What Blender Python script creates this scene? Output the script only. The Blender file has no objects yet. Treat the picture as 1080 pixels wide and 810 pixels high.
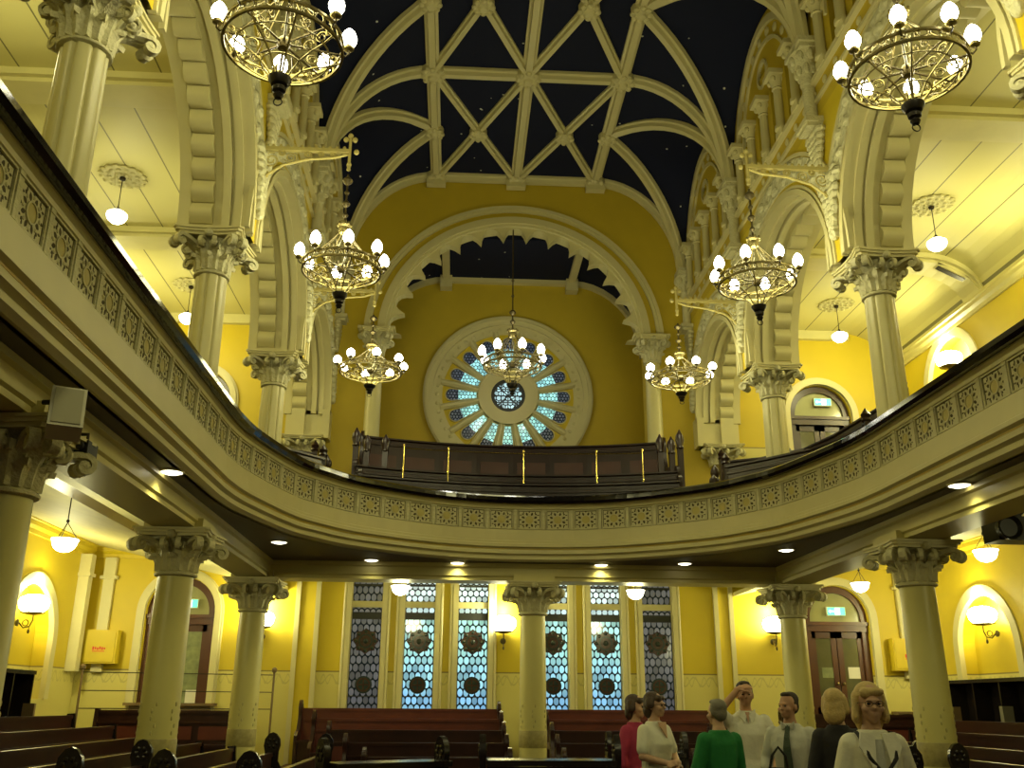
import bpy, bmesh, math, random
from math import sin, cos, pi, sqrt, radians, atan2, floor
from mathutils import Vector, Matrix
random.seed(7)
SC = bpy.context.scene
COL = SC.collection
FZ = -1.6                      # nave floor; z = 0 is the eye level

# ------------------------------------------------------------------ materials
def nodes_of(m):
    m.use_nodes = True
    return m.node_tree.nodes, m.node_tree.links

def math_node(nt, op, a, b=None, c=None):
    n = nt.nodes.new('ShaderNodeMath'); n.operation = op
    for i, v in enumerate((a, b, c)):
        if v is None: continue
        if isinstance(v, (int, float)): n.inputs[i].default_value = v
        else: nt.links.new(v, n.inputs[i])
    return n.outputs[0]

def mix_col(nt, fac, a, b):
    n = nt.nodes.new('ShaderNodeMix'); n.data_type = 'RGBA'
    def put(sock, v):
        if isinstance(v, (int, float)): sock.default_value = v
        elif isinstance(v, tuple): sock.default_value = (v[0], v[1], v[2], 1)
        else: nt.links.new(v, sock)
    put(n.inputs[0], fac); put(n.inputs[6], a); put(n.inputs[7], b)
    return n.outputs[2]

def paint(name, col, rough=0.6, metal=0.0, var=0.12, vscale=3.0, bump=0.0, bscale=20.0, spec=0.5, btype='noise'):
    m = bpy.data.materials.new(name); N, L = nodes_of(m); nt = m.node_tree
    b = N['Principled BSDF']
    b.inputs['Roughness'].default_value = rough; b.inputs['Metallic'].default_value = metal
    b.inputs['Specular IOR Level'].default_value = spec
    tc = N.new('ShaderNodeTexCoord')
    nz = N.new('ShaderNodeTexNoise'); nz.inputs['Scale'].default_value = vscale; nz.inputs['Detail'].default_value = 3
    L.new(tc.outputs['Object'], nz.inputs['Vector'])
    dark = tuple(c * (1 - var) for c in col); light = tuple(min(1, c * (1 + var)) for c in col)
    L.new(mix_col(nt, nz.outputs['Fac'], dark, light), b.inputs['Base Color'])
    if bump:
        bp = N.new('ShaderNodeBump'); bp.inputs['Strength'].default_value = bump; bp.inputs['Distance'].default_value = 0.03
        if btype == 'noise':
            t = N.new('ShaderNodeTexNoise'); t.inputs['Detail'].default_value = 4; o = t.outputs['Fac']
        else:
            t = N.new('ShaderNodeTexVoronoi'); o = t.outputs['Distance']
        t.inputs['Scale'].default_value = bscale
        L.new(tc.outputs['Object'], t.inputs['Vector']); L.new(o, bp.inputs['Height']); L.new(bp.outputs['Normal'], b.inputs['Normal'])
    return m

def glow(name, col, strength):
    m = bpy.data.materials.new(name); N, L = nodes_of(m)
    b = N['Principled BSDF']; b.inputs['Base Color'].default_value = (*col, 1); b.inputs['Roughness'].default_value = 0.3
    b.inputs['Emission Color'].default_value = (*col, 1); b.inputs['Emission Strength'].default_value = strength
    return m

YEL = (0.60, 0.455, 0.014)
def wall_paint(name, dado_z, band=0.26, yel=YEL, dado=(0.62, 0.55, 0.16)):
    """yellow plaster over a paler dado with a thin line and a stencilled frieze on its top edge"""
    m = bpy.data.materials.new(name); N, L = nodes_of(m); nt = m.node_tree
    b = N['Principled BSDF']; b.inputs['Roughness'].default_value = 0.55
    g = N.new('ShaderNodeNewGeometry'); s = N.new('ShaderNodeSeparateXYZ'); L.new(g.outputs['Position'], s.inputs[0])
    nz = N.new('ShaderNodeTexNoise'); nz.inputs['Scale'].default_value = 1.3; nz.inputs['Detail'].default_value = 4
    L.new(g.outputs['Position'], nz.inputs['Vector'])
    top = mix_col(nt, nz.outputs['Fac'], tuple(c * .88 for c in yel), tuple(c * 1.1 for c in yel))
    z = s.outputs['Z']
    hor = math_node(nt, 'ADD', s.outputs['X'], s.outputs['Y'])
    # scrolling stencil: interlaced sine waves inside the band
    ph = math_node(nt, 'MULTIPLY', hor, 2 * pi / 0.34)
    zz = math_node(nt, 'MULTIPLY', math_node(nt, 'SUBTRACT', z, dado_z - band * .55), 1 / (band * .32))
    w1 = math_node(nt, 'ABSOLUTE', math_node(nt, 'SUBTRACT', zz, math_node(nt, 'SINE', ph)))
    w2 = math_node(nt, 'ABSOLUTE', math_node(nt, 'ADD', zz, math_node(nt, 'SINE', math_node(nt, 'MULTIPLY', ph, 2.0))))
    wm = math_node(nt, 'LESS_THAN', math_node(nt, 'MINIMUM', w1, w2), 0.2)
    inb = math_node(nt, 'MULTIPLY', math_node(nt, 'LESS_THAN', z, dado_z - .02), math_node(nt, 'GREATER_THAN', z, dado_z - band))
    st = math_node(nt, 'MULTIPLY', math_node(nt, 'MULTIPLY', wm, inb), .38)
    low = mix_col(nt, st, dado, (0.30, 0.26, 0.10))
    c = mix_col(nt, math_node(nt, 'LESS_THAN', z, dado_z), top, low)
    line = math_node(nt, 'LESS_THAN', math_node(nt, 'ABSOLUTE', math_node(nt, 'SUBTRACT', z, dado_z)), 0.013)
    L.new(mix_col(nt, math_node(nt, 'MULTIPLY', line, .8), c, (0.14, 0.11, 0.04)), b.inputs['Base Color'])
    return m

def starry(name):
    m = bpy.data.materials.new(name); N, L = nodes_of(m); nt = m.node_tree
    b = N['Principled BSDF']; b.inputs['Roughness'].default_value = .7; b.inputs['Specular IOR Level'].default_value = .15
    g = N.new('ShaderNodeNewGeometry'); v = N.new('ShaderNodeTexVoronoi'); v.inputs['Scale'].default_value = 3.2
    L.new(g.outputs['Position'], v.inputs['Vector'])
    star = math_node(nt, 'LESS_THAN', v.outputs['Distance'], .07)
    L.new(mix_col(nt, star, (0.0080, 0.0105, 0.0300), (.62, .62, .5)), b.inputs['Base Color'])
    return m

def boards(name, col, step, axis='X'):
    m = bpy.data.materials.new(name); N, L = nodes_of(m); nt = m.node_tree
    b = N['Principled BSDF']; b.inputs['Roughness'].default_value = .6
    g = N.new('ShaderNodeNewGeometry'); s = N.new('ShaderNodeSeparateXYZ'); L.new(g.outputs['Position'], s.inputs[0])
    fr = math_node(nt, 'FRACT', math_node(nt, 'DIVIDE', math_node(nt, 'ADD', s.outputs[axis], 40.0), step))
    ln = math_node(nt, 'LESS_THAN', fr, 0.022 / step)
    L.new(mix_col(nt, ln, col, tuple(c * .28 for c in col)), b.inputs['Base Color'])
    return m

def leaded(name, cx, cz, strength, ctop, cbot, z0, z1, lead=(0.012, 0.02, 0.028), rmax=.43):
    """lit leaded glass: offset rows of small oval panes, object coordinates"""
    m = bpy.data.materials.new(name); N, L = nodes_of(m); nt = m.node_tree
    b = N['Principled BSDF']; b.inputs['Roughness'].default_value = .12
    tc = N.new('ShaderNodeTexCoord'); s = N.new('ShaderNodeSeparateXYZ'); L.new(tc.outputs['Object'], s.inputs[0])
    v = math_node(nt, 'ADD', math_node(nt, 'DIVIDE', s.outputs['Z'], cz), 100.0)
    row = math_node(nt, 'FLOOR', v)
    u = math_node(nt, 'ADD', math_node(nt, 'ADD', math_node(nt, 'DIVIDE', s.outputs['X'], cx), 100.0), math_node(nt, 'MULTIPLY', row, .5))
    fx = math_node(nt, 'SUBTRACT', math_node(nt, 'FRACT', u), .5)
    fy = math_node(nt, 'SUBTRACT', math_node(nt, 'FRACT', v), .5)
    d = math_node(nt, 'SQRT', math_node(nt, 'ADD', math_node(nt, 'MULTIPLY', fx, fx), math_node(nt, 'MULTIPLY', math_node(nt, 'MULTIPLY', fy, fy), .8)))
    mask = math_node(nt, 'LESS_THAN', d, rmax)
    gr = N.new('ShaderNodeMapRange'); L.new(s.outputs['Z'], gr.inputs['Value']); gr.inputs['From Min'].default_value = z0; gr.inputs['From Max'].default_value = z1
    wn = N.new('ShaderNodeTexWhiteNoise'); wn.noise_dimensions = '2D'
    cb = N.new('ShaderNodeCombineXYZ'); L.new(math_node(nt, 'FLOOR', u), cb.inputs[0]); L.new(row, cb.inputs[1]); L.new(cb.outputs[0], wn.inputs['Vector'])
    nz = N.new('ShaderNodeTexNoise'); nz.inputs['Scale'].default_value = 2.3; L.new(tc.outputs['Object'], nz.inputs['Vector'])
    fac = math_node(nt, 'ADD', gr.outputs[0], math_node(nt, 'MULTIPLY', math_node(nt, 'SUBTRACT', nz.outputs['Fac'], .5), 1.2))
    fac = math_node(nt, 'MINIMUM', math_node(nt, 'MAXIMUM', fac, 0.0), 1.0)
    colr = mix_col(nt, fac, cbot, ctop)
    br = math_node(nt, 'MULTIPLY_ADD', wn.outputs['Value'], .7, .55)
    L.new(mix_col(nt, mask, lead, colr), b.inputs['Emission Color'])
    L.new(mix_col(nt, mask, lead, tuple(c * .12 for c in ctop)), b.inputs['Base Color'])
    L.new(math_node(nt, 'MULTIPLY', math_node(nt, 'MULTIPLY', br, math_node(nt, 'MULTIPLY_ADD', mask, .9, .1)), strength), b.inputs['Emission Strength'])
    return m

CREAM = (0.60, 0.545, 0.27)
M = {}
M['cream'] = paint('cream_paint', CREAM, .5, var=.07)
M['stone'] = paint('cream_carved', (0.58, 0.54, 0.30), .65, var=.14, vscale=9, bump=.6, bscale=26)
M['carved'] = paint('carved_tracery', (0.60, 0.57, 0.34), .65, var=.2, vscale=7, bump=1.0, bscale=11, btype='voronoi')
M['shaft'] = paint('column_paint', (0.60, 0.545, 0.25), .38, var=.06)
M['yellow'] = paint('yellow_paint', YEL, .55, var=.1)
M['gilt'] = paint('gilt_line', (0.42, 0.29, 0.02), .4, var=.1)
M['wall_low'] = wall_paint('yellow_wall_with_dado', 0.60)
M['wall_up'] = wall_paint('yellow_gallery_wall', 5.28, .02)
M['endwall'] = paint('ochre_end_wall', (0.52, 0.385, 0.018), .6, var=.08)
M['star'] = starry('navy_starred_plaster')
M['navy'] = paint('navy_plaster', (0.012, 0.014, 0.028), .7, spec=.2)
M['boards'] = boards('aisle_boards', (0.58, 0.53, 0.20), .62)
M['aisle_white'] = paint('aisle_ceiling_paint', (0.60, 0.55, 0.24), .6)
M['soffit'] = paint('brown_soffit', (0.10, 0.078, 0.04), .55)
M['beam'] = paint('beam_paint', (0.54, 0.475, 0.17), .42, var=.06)
M['rail'] = paint('black_rail', (0.004, 0.003, 0.005), .10, var=.3, spec=.6)
M['wood'] = paint('dark_wood', (0.031, 0.0105, 0.007), .30, var=.45, vscale=5)
M['wood_red'] = paint('red_wood', (0.105, 0.024, 0.014), .36, var=.3, vscale=4)
M['wood_black'] = paint('black_wood', (0.014, 0.010, 0.009), .22, var=.3)
M['wood_gal'] = paint('gallery_wood', (0.020, 0.0075, 0.006), .28, var=.4, vscale=5)
M['wood_gal_red'] = paint('gallery_red_wood', (0.055, 0.017, 0.011), .36, var=.3, vscale=4)
M['door_dark'] = paint('dark_door_wood', (0.035, 0.015, 0.009), .35, var=.3)
M['shaft_low_lit'] = paint('lower_column_paint', (0.60, 0.545, 0.19), .38, var=.06)  # column paint with the yellow lamplight mixed into its colour
M['wood_mid'] = paint('brown_wood', (0.16, 0.105, 0.045), .5, var=.2)
M['door'] = paint('door_wood', (0.085, 0.030, 0.014), .35, var=.3)
M['brass'] = paint('brass', (0.34, 0.285, 0.12), .34, .85, var=.2, vscale=12)
M['brass_dark'] = paint('aged_brass', (0.13, 0.105, 0.05), .35, .8, var=.3, vscale=12)
M['brass_pol'] = paint('polished_brass', (0.75, 0.60, 0.16), .18, 1.0, var=.05)
M['iron'] = paint('dark_iron', (0.03, 0.025, 0.02), .4, .6)
M['black'] = paint('black_plastic', (0.012, 0.012, 0.013), .4)
M['lead'] = paint('lead_dark', (0.02, 0.022, 0.02), .5)
M['medal'] = paint('ruby_glass', (0.060, 0.034, 0.026), .25, var=.4, vscale=20)
M['medal2'] = paint('green_dark_glass', (0.030, 0.042, 0.036), .25, var=.4, vscale=20)
M['white'] = paint('white_paint', (0.62, 0.60, 0.46), .5)
M['paper'] = paint('white_paper', (0.78, 0.76, 0.66), .8)
M['red'] = paint('red_print', (0.60, 0.05, 0.02), .6)
M['bulb'] = glow('bulb_glass', (1.0, .97, .80), 14.0)
M['globe'] = glow('globe_glass', (1.0, .97, .74), 7.0)
M['sconce'] = glow('sconce_glass', (1.0, .96, .62), 22.0)
M['down'] = glow('downlight_lens', (1.0, .93, .68), 4.5)
M['exit'] = glow('exit_green', (0.10, .75, .42), 1.6)
M['exitw'] = glow('exit_white', (.85, 1.0, .92), 2.2)
M['floor'] = paint('dark_red_carpet', (0.05, 0.012, 0.012), .9, var=.3, vscale=8)
M['glass_lit'] = leaded('oval_leaded_glass', .115, .150, .95, (.50, .95, .86), (.20, .48, .92), -.6, 1.3)
M['glass_top'] = leaded('oval_leaded_glass_upper', .115, .115, 1.0, (.85, 1.0, .92), (.55, .85, .9), 1.4, 2.4)
M['glass_dim'] = leaded('oval_leaded_glass_dim', .115, .150, .16, (.62, .64, .62), (.40, .42, .55), -.6, 1.5)
M['glass_rose'] = leaded('rose_glass', .085, .085, 1.05, (.35, .80, .86), (.42, .88, .72), -1.5, 1.5, rmax=.45)
M['glass_rose_rim'] = leaded('rose_glass_rim', .075, .075, .26, (.26, .34, .52), (.44, .46, .40), -1.5, 1.5, rmax=.36)
M['fan'] = paint('fanlight_glass', (0.36, 0.36, 0.19), .15, var=.2)
M['door_glass'] = paint('door_glass', (0.11, 0.11, 0.06), .12, var=.3)
M['door_glass2'] = paint('etched_glass', (0.22, 0.25, 0.13), .3, var=.6, vscale=9)

# ------------------------------------------------------------------ mesh builder
class MB:
    def __init__(s): s.v = []; s.f = []; s.mi = []; s.sm = []
    def add(s, vs, fs, mi=0, smooth=False):
        o = len(s.v); s.v += [tuple(p) for p in vs]
        for f in fs: s.f.append(tuple(i + o for i in f)); s.mi.append(mi); s.sm.append(smooth)
    def box(s, x0, x1, y0, y1, z0, z1, mi=0, xf=None):
        p = [(x, y, z) for z in (z0, z1) for y in (y0, y1) for x in (x0, x1)]
        if xf: p = [xf @ Vector(q) for q in p]
        s.add(p, [(0, 2, 3, 1), (4, 5, 7, 6), (0, 1, 5, 4), (2, 6, 7, 3), (0, 4, 6, 2), (1, 3, 7, 5)], mi)
    def lathe(s, prof, n=20, c=(0, 0, 0), mi=0, xf=None, smooth=True, shape=None):
        vs = []; fs = []
        for r, z in prof:
            for k in range(n):
                a = 2 * pi * k / n; rr = r * (shape(a) if shape else 1)
                vs.append(Vector((rr * cos(a), rr * sin(a), z)))
        for i in range(len(prof) - 1):
            for k in range(n):
                a, b = i * n + k, i * n + (k + 1) % n
                fs.append((a, b, b + n, a + n))
        fs.append(tuple(range(n - 1, -1, -1))); fs.append(tuple(range((len(prof) - 1) * n, len(prof) * n)))
        if xf: vs = [xf @ p for p in vs]
        s.add([p + Vector(c) for p in vs], fs, mi, smooth)
    def ball(s, c, r, nu=12, nv=8, mi=0, xf=None):
        if isinstance(r, (int, float)): r = (r, r, r)
        vs = [Vector((0, 0, -r[2]))]; fs = []
        for i in range(1, nv):
            t = pi * i / nv
            for k in range(nu):
                a = 2 * pi * k / nu
                vs.append(Vector((r[0] * sin(t) * cos(a), r[1] * sin(t) * sin(a), -r[2] * cos(t))))
        vs.append(Vector((0, 0, r[2])))
        for k in range(nu): fs.append((0, 1 + (k + 1) % nu, 1 + k))
        for i in range(nv - 2):
            for k in range(nu):
                a = 1 + i * nu + k; b = 1 + i * nu + (k + 1) % nu
                fs.append((a, b, b + nu, a + nu))
        t = len(vs) - 1
        for k in range(nu): fs.append((t, 1 + (nv - 2) * nu + k, 1 + (nv - 2) * nu + (k + 1) % nu))
        if xf: vs = [xf @ p for p in vs]
        s.add([p + Vector(c) for p in vs], fs, mi, True)
    def tube(s, pts, r, n=6, mi=0, closed=False, smooth=True):
        s.sweep3(pts, [(cos(2 * pi * k / n), sin(2 * pi * k / n)) for k in range(n)], Vector((.13, .29, .95)), mi, closed, smooth, r)
    def sweep3(s, pts, prof, hint, mi=0, closed=False, smooth=False, scale=1.0):
        """sweep closed 2-D profile (a, b): a along side vector, b along up vector closest to hint"""
        pts = [Vector(p) for p in pts]; n = len(pts); k = len(prof); vs = []; fs = []
        prev = None
        for i, p in enumerate(pts):
            if closed: t = pts[(i + 1) % n] - pts[i - 1]
            else: t = pts[min(i + 1, n - 1)] - pts[max(i - 1, 0)]
            if t.length < 1e-9: t = Vector((0, 0, 1))
            t.normalize()
            h = hint(i) if callable(hint) else hint
            h = Vector(h)
            if prev is not None and not callable(hint): h = prev
            u = h - t * h.dot(t)
            if u.length < 1e-4:
                h = Vector((1, .2, 0)); u = h - t * h.dot(t)
            u.normalize(); prev = u; sd = t.cross(u)
            sc = scale[i] if isinstance(scale, (list, tuple)) else scale
            for a, b in prof: vs.append(p + sd * a * sc + u * b * sc)
        for i in range(n if closed else n - 1):
            j = (i + 1) % n
            for q in range(k):
                q2 = (q + 1) % k
                fs.append((i * k + q, i * k + q2, j * k + q2, j * k + q))
        if not closed:
            fs.append(tuple(range(k - 1, -1, -1))); fs.append(tuple(range((n - 1) * k, n * k)))
        s.add(vs, fs, mi, smooth)
    def plan(s, path, prof, mi=0, closed=False, smooth=False):
        """sweep profile (offset to the right of the walking direction, z) along a 2-D path"""
        n = len(path); k = len(prof); vs = []; fs = []
        for i in range(n):
            x, y, nx, ny = mitre(path, i, closed)
            for o, z in prof: vs.append((x + nx * o, y + ny * o, z))
        for i in range(n if closed else n - 1):
            j = (i + 1) % n
            for q in range(k):
                q2 = (q + 1) % k
                fs.append((i * k + q, i * k + q2, j * k + q2, j * k + q))
        if not closed:
            fs.append(tuple(range(k - 1, -1, -1))); fs.append(tuple(range((n - 1) * k, n * k)))
        s.add(vs, fs, mi, smooth)
    def prism(s, poly, mp, d0, d1, mi=0):
        """extrude polygon [(u, w)] between depths d0, d1; mp(u, w, d) -> point"""
        n = len(poly)
        vs = [mp(u, w, d0) for u, w in poly] + [mp(u, w, d1) for u, w in poly]
        fs = [tuple(range(n - 1, -1, -1)), tuple(range(n, 2 * n))] + [(i, (i + 1) % n, n + (i + 1) % n, n + i) for i in range(n)]
        s.add(vs, fs, mi)
    def ring(s, inner, outer, mp, d0, d1, mi=0, closed=False):
        """solid band between two polylines of equal length"""
        n = len(inner); vs = []
        for i in range(n):
            vs += [mp(*inner[i], d0), mp(*outer[i], d0), mp(*outer[i], d1), mp(*inner[i], d1)]
        fs = []
        for i in range(n if closed else n - 1):
            a = 4 * i; b = 4 * ((i + 1) % n)
            fs += [(a, a + 1, b + 1, b), (a + 1, a + 2, b + 2, b + 1), (a + 2, a + 3, b + 3, b + 2), (a + 3, a, b, b + 3)]
        if not closed: fs += [(3, 2, 1, 0), tuple(4 * (n - 1) + q for q in range(4))]
        s.add(vs, fs, mi)
    def build(s, name, mats, parent=None, loc=None, rz=0, fix=True, angle=35):
        me = bpy.data.meshes.new(name); me.from_pydata(s.v, [], s.f)
        if not isinstance(mats, (list, tuple)): mats = [mats]
        for m in mats: me.materials.append(m)
        me.polygons.foreach_set('material_index', s.mi)
        if fix:
            b = bmesh.new(); b.from_mesh(me); bmesh.ops.recalc_face_normals(b, faces=b.faces); b.to_mesh(me); b.free()
        me.polygons.foreach_set('use_smooth', s.sm)
        if any(s.sm): me.set_sharp_from_angle(angle=radians(angle))
        me.update()
        o = bpy.data.objects.new(name, me); COL.objects.link(o)
        if parent is not None: o.parent = parent
        if loc: o.location = loc
        if rz: o.rotation_euler.z = rz
        return o

def mitre(path, i, closed=False):
    n = len(path); x, y = path[i]
    def nrm(a, b):
        dx, dy = b[0] - a[0], b[1] - a[1]; l = sqrt(dx * dx + dy * dy) or 1
        return dy / l, -dx / l
    ns = []
    if closed or i > 0: ns.append(nrm(path[i - 1], path[i]))
    if closed or i < n - 1: ns.append(nrm(path[i], path[(i + 1) % n]))
    nx = sum(a for a, b in ns) / len(ns); ny = sum(b for a, b in ns) / len(ns)
    q = nx * nx + ny * ny
    return x, y, nx / q, ny / q

def tag(o, label=None, cat=None, group=None, kind=None):
    if label: o['label'] = label
    if cat: o['category'] = cat
    if group: o['group'] = group
    if kind: o['kind'] = kind
    return o
def empty(name, loc=(0, 0, 0), rz=0, label=None, cat=None, group=None, kind=None):
    o = bpy.data.objects.new(name, None); o.empty_display_size = .1; COL.objects.link(o)
    o.location = loc; o.rotation_euler.z = rz
    return tag(o, label, cat, group, kind)
KIDS = {}
def copy_tree(o, parent=None):
    c = o.copy(); COL.objects.link(c)
    if parent is not None: c.parent = parent
    for ch in [k for k in o.children]: copy_tree(ch, c)
    return c
def struct(o, label=None):
    o['kind'] = 'structure'
    if label: o['label'] = label
    return o
def rotz(a): return Matrix.Rotation(a, 3, 'Z')
LCOL = (.98, .925, .45)
def lamp(name, kind, loc, watts, size=.1, col=None, rot=None, spot=None):
    col = LCOL
    l = bpy.data.lights.new(name, kind); l.energy = watts; l.color = col
    if kind in ('POINT', 'SPOT'): l.shadow_soft_size = size
    if kind == 'AREA': l.size = size
    if spot: l.spot_size = spot; l.spot_blend = .6
    o = bpy.data.objects.new(name, l); COL.objects.link(o); o.location = loc
    if rot: o.rotation_euler = rot
    return o
def wall_open(mb, mp, u0, u1, z0, z1, d0, d1, ops, mi=0, seg=20, mi_reveal=None):
    """wall in the (u, z) plane between depths d0, d1 with openings
    (uc, half_width, zbot, zspring, rise): rise 0 = square head"""
    ops = sorted(ops); u = u0
    mr = mi if mi_reveal is None else mi_reveal
    def q(a, b, c, d, m=mi): mb.add([a, b, c, d], [(0, 1, 2, 3)], m)
    base_open = any(zb <= z0 + 1e-6 for _, _, zb, _, _ in ops)
    def slab(a, b, za, zb):
        if b - a < 1e-6 or zb - za < 1e-6: return
        for d in (d0, d1): q(mp(a, za, d), mp(b, za, d), mp(b, zb, d), mp(a, zb, d))
    for uc, hw, zb, zs, rise in ops:
        slab(u, uc - hw, z0, z1)
        us = [uc - hw * cos(pi * i / seg) for i in range(seg + 1)] if rise else [uc - hw, uc + hw]
        tops = [zs + rise * sqrt(max(0, 1 - ((a - uc) / hw) ** 2)) for a in us]
        for i in range(len(us) - 1):
            for d in (d0, d1): q(mp(us[i], tops[i], d), mp(us[i + 1], tops[i + 1], d), mp(us[i + 1], z1, d), mp(us[i], z1, d))
            q(mp(us[i], tops[i], d0), mp(us[i + 1], tops[i + 1], d0), mp(us[i + 1], tops[i + 1], d1), mp(us[i], tops[i], d1), mr)
        slab(uc - hw, uc + hw, z0, zb)
        if zb > z0 + 1e-6: q(mp(uc - hw, zb, d0), mp(uc + hw, zb, d0), mp(uc + hw, zb, d1), mp(uc - hw, zb, d1), mr)
        for e in (-1, 1): q(mp(uc + e * hw, zb, d0), mp(uc + e * hw, zs, d0), mp(uc + e * hw, zs, d1), mp(uc + e * hw, zb, d1), mr)
        u = uc + hw
    slab(u, u1, z0, z1)
    for a, b, c, d in (((u0, z0), (u1, z0), 0, 0), ((u0, z1), (u1, z1), 0, 0), ((u0, z0), (u0, z1), 0, 0), ((u1, z0), (u1, z1), 0, 0)):
        if not (base_open and a[1] == z0 and b[1] == z0): q(mp(*a, d0), mp(*b, d0), mp(*b, d1), mp(*a, d1))
def arc(uc, zc, ru, rz, a0, a1, n):
    return [(uc + ru * cos(a0 + (a1 - a0) * i / n), zc + rz * sin(a0 + (a1 - a0) * i / n)) for i in range(n + 1)]
# ------------------------------------------------------------------ setting: shell
NW = 3.92          # inner face of the nave walls
CX, CB = 4.38, 4.4 # column lines and bay
CY = [15.59, 11.19, 6.79, 2.39]
YB, XS = 19.28, 8.4   # rear wall plane, side walls
Y0 = -3.0
HA, HB = 5.70, 1.886  # abacus tops: gallery arcade, under the gallery
rear = lambda u, z, d: (u, YB + d, z)

mb = MB(); mb.box(-XS, XS, Y0, YB, FZ - .15, FZ); struct(mb.build('floor', M['floor']))

WX = [-2.91, -1.86, -.80, .80, 1.86, 2.91]
mb = MB()
DOORX = [-6.54, 6.60]
ops = [(x, .31, -1.0, 2.62, 0) for x in WX] + [(x, .66, FZ if x > 0 else -.55, 1.70, .67) for x in DOORX]
wall_open(mb, rear, -XS, XS, FZ, 3.3, 0, .35, ops)
struct(mb.build('wall_rear', M['wall_low']), 'yellow rear wall under the gallery with tall windows and arched doors')
for s, nm in ((-1, 'left'), (1, 'right')):
    mb = MB()
    wall_open(mb, rear, 4.3 if s > 0 else -XS, XS if s > 0 else -4.3, 3.3, 8.2, 0, .35, [(s * 6.70, .68, 3.4, 6.05, .68)])
    struct(mb.build('wall_rear_gallery_' + nm, M['wall_up']), 'yellow rear wall of the %s gallery aisle with arched door' % nm)
mb = MB()
wall_open(mb, rear, -4.3, 4.3, 3.3, 12.2, 0, .45, [(0, 2.90, 3.4, 7.68, 2.82)], seg=40)
struct(mb.build('wall_gable', M['endwall']), 'ochre end wall of the nave pierced by the great arch')
# recess behind the great arch
YR = 22.0
mb = MB(); mb.box(-3.6, 3.6, YR, YR + .2, 3.3, 11); struct(mb.build('wall_recess', M['endwall']), 'ochre back wall of the recess behind the great arch')
for s, nm in ((-1, 'left'), (1, 'right')):
    mb = MB(); mb.box(min(s * 3.4, s * 3.6), max(s * 3.4, s * 3.6), YB + .45, YR, 3.3, 11)
    struct(mb.build('wall_recess_' + nm, M['endwall']))
mb = MB(); mb.box(-3.6, 3.6, YB, YR, 3.2, 3.3); struct(mb.build('floor_recess', M['wood']))
def prof_recess(n=10):
    r = [(-3.4 + 1.8 * (1 - cos(pi / 2 * i / n)), 8.3 + 2.02 * sin(pi / 2 * i / n)) for i in range(n + 1)]
    return r + [(-x, z) for x, z in reversed(r)]
mb = MB(); P = prof_recess()
mb.ring(P, [(x, z + .12) for x, z in P], lambda u, w, d: (u, d, w), YB + .45, YR)
struct(mb.build('ceiling_recess', M['star']), 'navy starred ceiling of the recess behind the great arch')
mb = MB()
mb.sweep3([(x, YR - .06, z - .03) for x, z in P], [(-.08, -.09), (.08, -.09), (.08, .07), (-.08, .07)], lambda i: (0, 0, 1))
for x in (-1.6, 1.6):
    mb.sweep3([(x, YB + .5, 10.30), (x, YR - .05, 10.30)], [(-.09, -.1), (.09, -.1), (.09, .06), (-.09, .06)], (0, 0, 1))
    mb.box(x - .15, x + .15, YR - .3, YR - .02, 9.98, 10.30)
struct(mb.build('trim_recess', M['cream']), 'cream ribs edging the ceiling of the recess')

# side walls with arched niches
NICHE_UP = [9.45, 13.15, 16.8]
NICHE = [(8.6, .95), (12.75, .95), (17.0, .95)]
for s, nm in ((-1, 'left'), (1, 'right')):
    mp = lambda u, z, d, s=s: (s * (XS + d), u, z)
    mb = MB(); wall_open(mb, mp, Y0, YB, FZ, 3.3, 0, .4, [(y, .95, .05, 1.02, .95) for y, r in NICHE])
    mb.box(min(s * (XS + .3), s * (XS + .42)), max(s * (XS + .3), s * (XS + .42)), Y0, YB, FZ, 3.3)
    struct(mb.build('wall_' + nm, M['wall_low']), 'yellow %s side wall under the gallery with arched niches' % nm)
    mb = MB(); wall_open(mb, mp, Y0, YB, 3.3, 8.2, 0, .4, [(y, .9, 4.9, 6.02, .9) for y in NICHE_UP])
    mb.box(min(s * (XS + .3), s * (XS + .42)), max(s * (XS + .3), s * (XS + .42)), Y0, YB, 3.3, 8.2)
    struct(mb.build('wall_gallery_' + nm, M['wall_up']), 'yellow %s side wall of the gallery with arched niches' % nm)
    k = 0
    for q_, (y, r) in enumerate(NICHE):
        for zb, zs, rr, yy in ((.05, 1.02, .95, y), (4.9, 6.02, .9, NICHE_UP[q_])):
            k += 1; mb = MB()
            ri = rr - .015
            a = [(yy - ri, zb)] + arc(yy, zs, -ri, ri, 0, pi, 22) + [(yy + ri, zb)]
            b = [(yy - rr - .17, zb)] + arc(yy, zs, -rr - .17, rr + .17, 0, pi, 22) + [(yy + rr + .17, zb)]
            mb.ring(a, b, mp, -.035, .06)
            struct(mb.build('trim_niche_%s_%d' % (nm, k), M['cream']), 'cream border of an arched wall niche')

def cornice(name, path, z, h, o, mat, label):
    mb = MB(); mb.plan(path, [(0, z), (o * .3, z), (o * .35, z + h * .3), (o * .7, z + h * .5), (o * .75, z + h * .8), (o, z + h * .85), (o, z + h), (0, z + h)])
    return struct(mb.build(name, mat), label)
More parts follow.
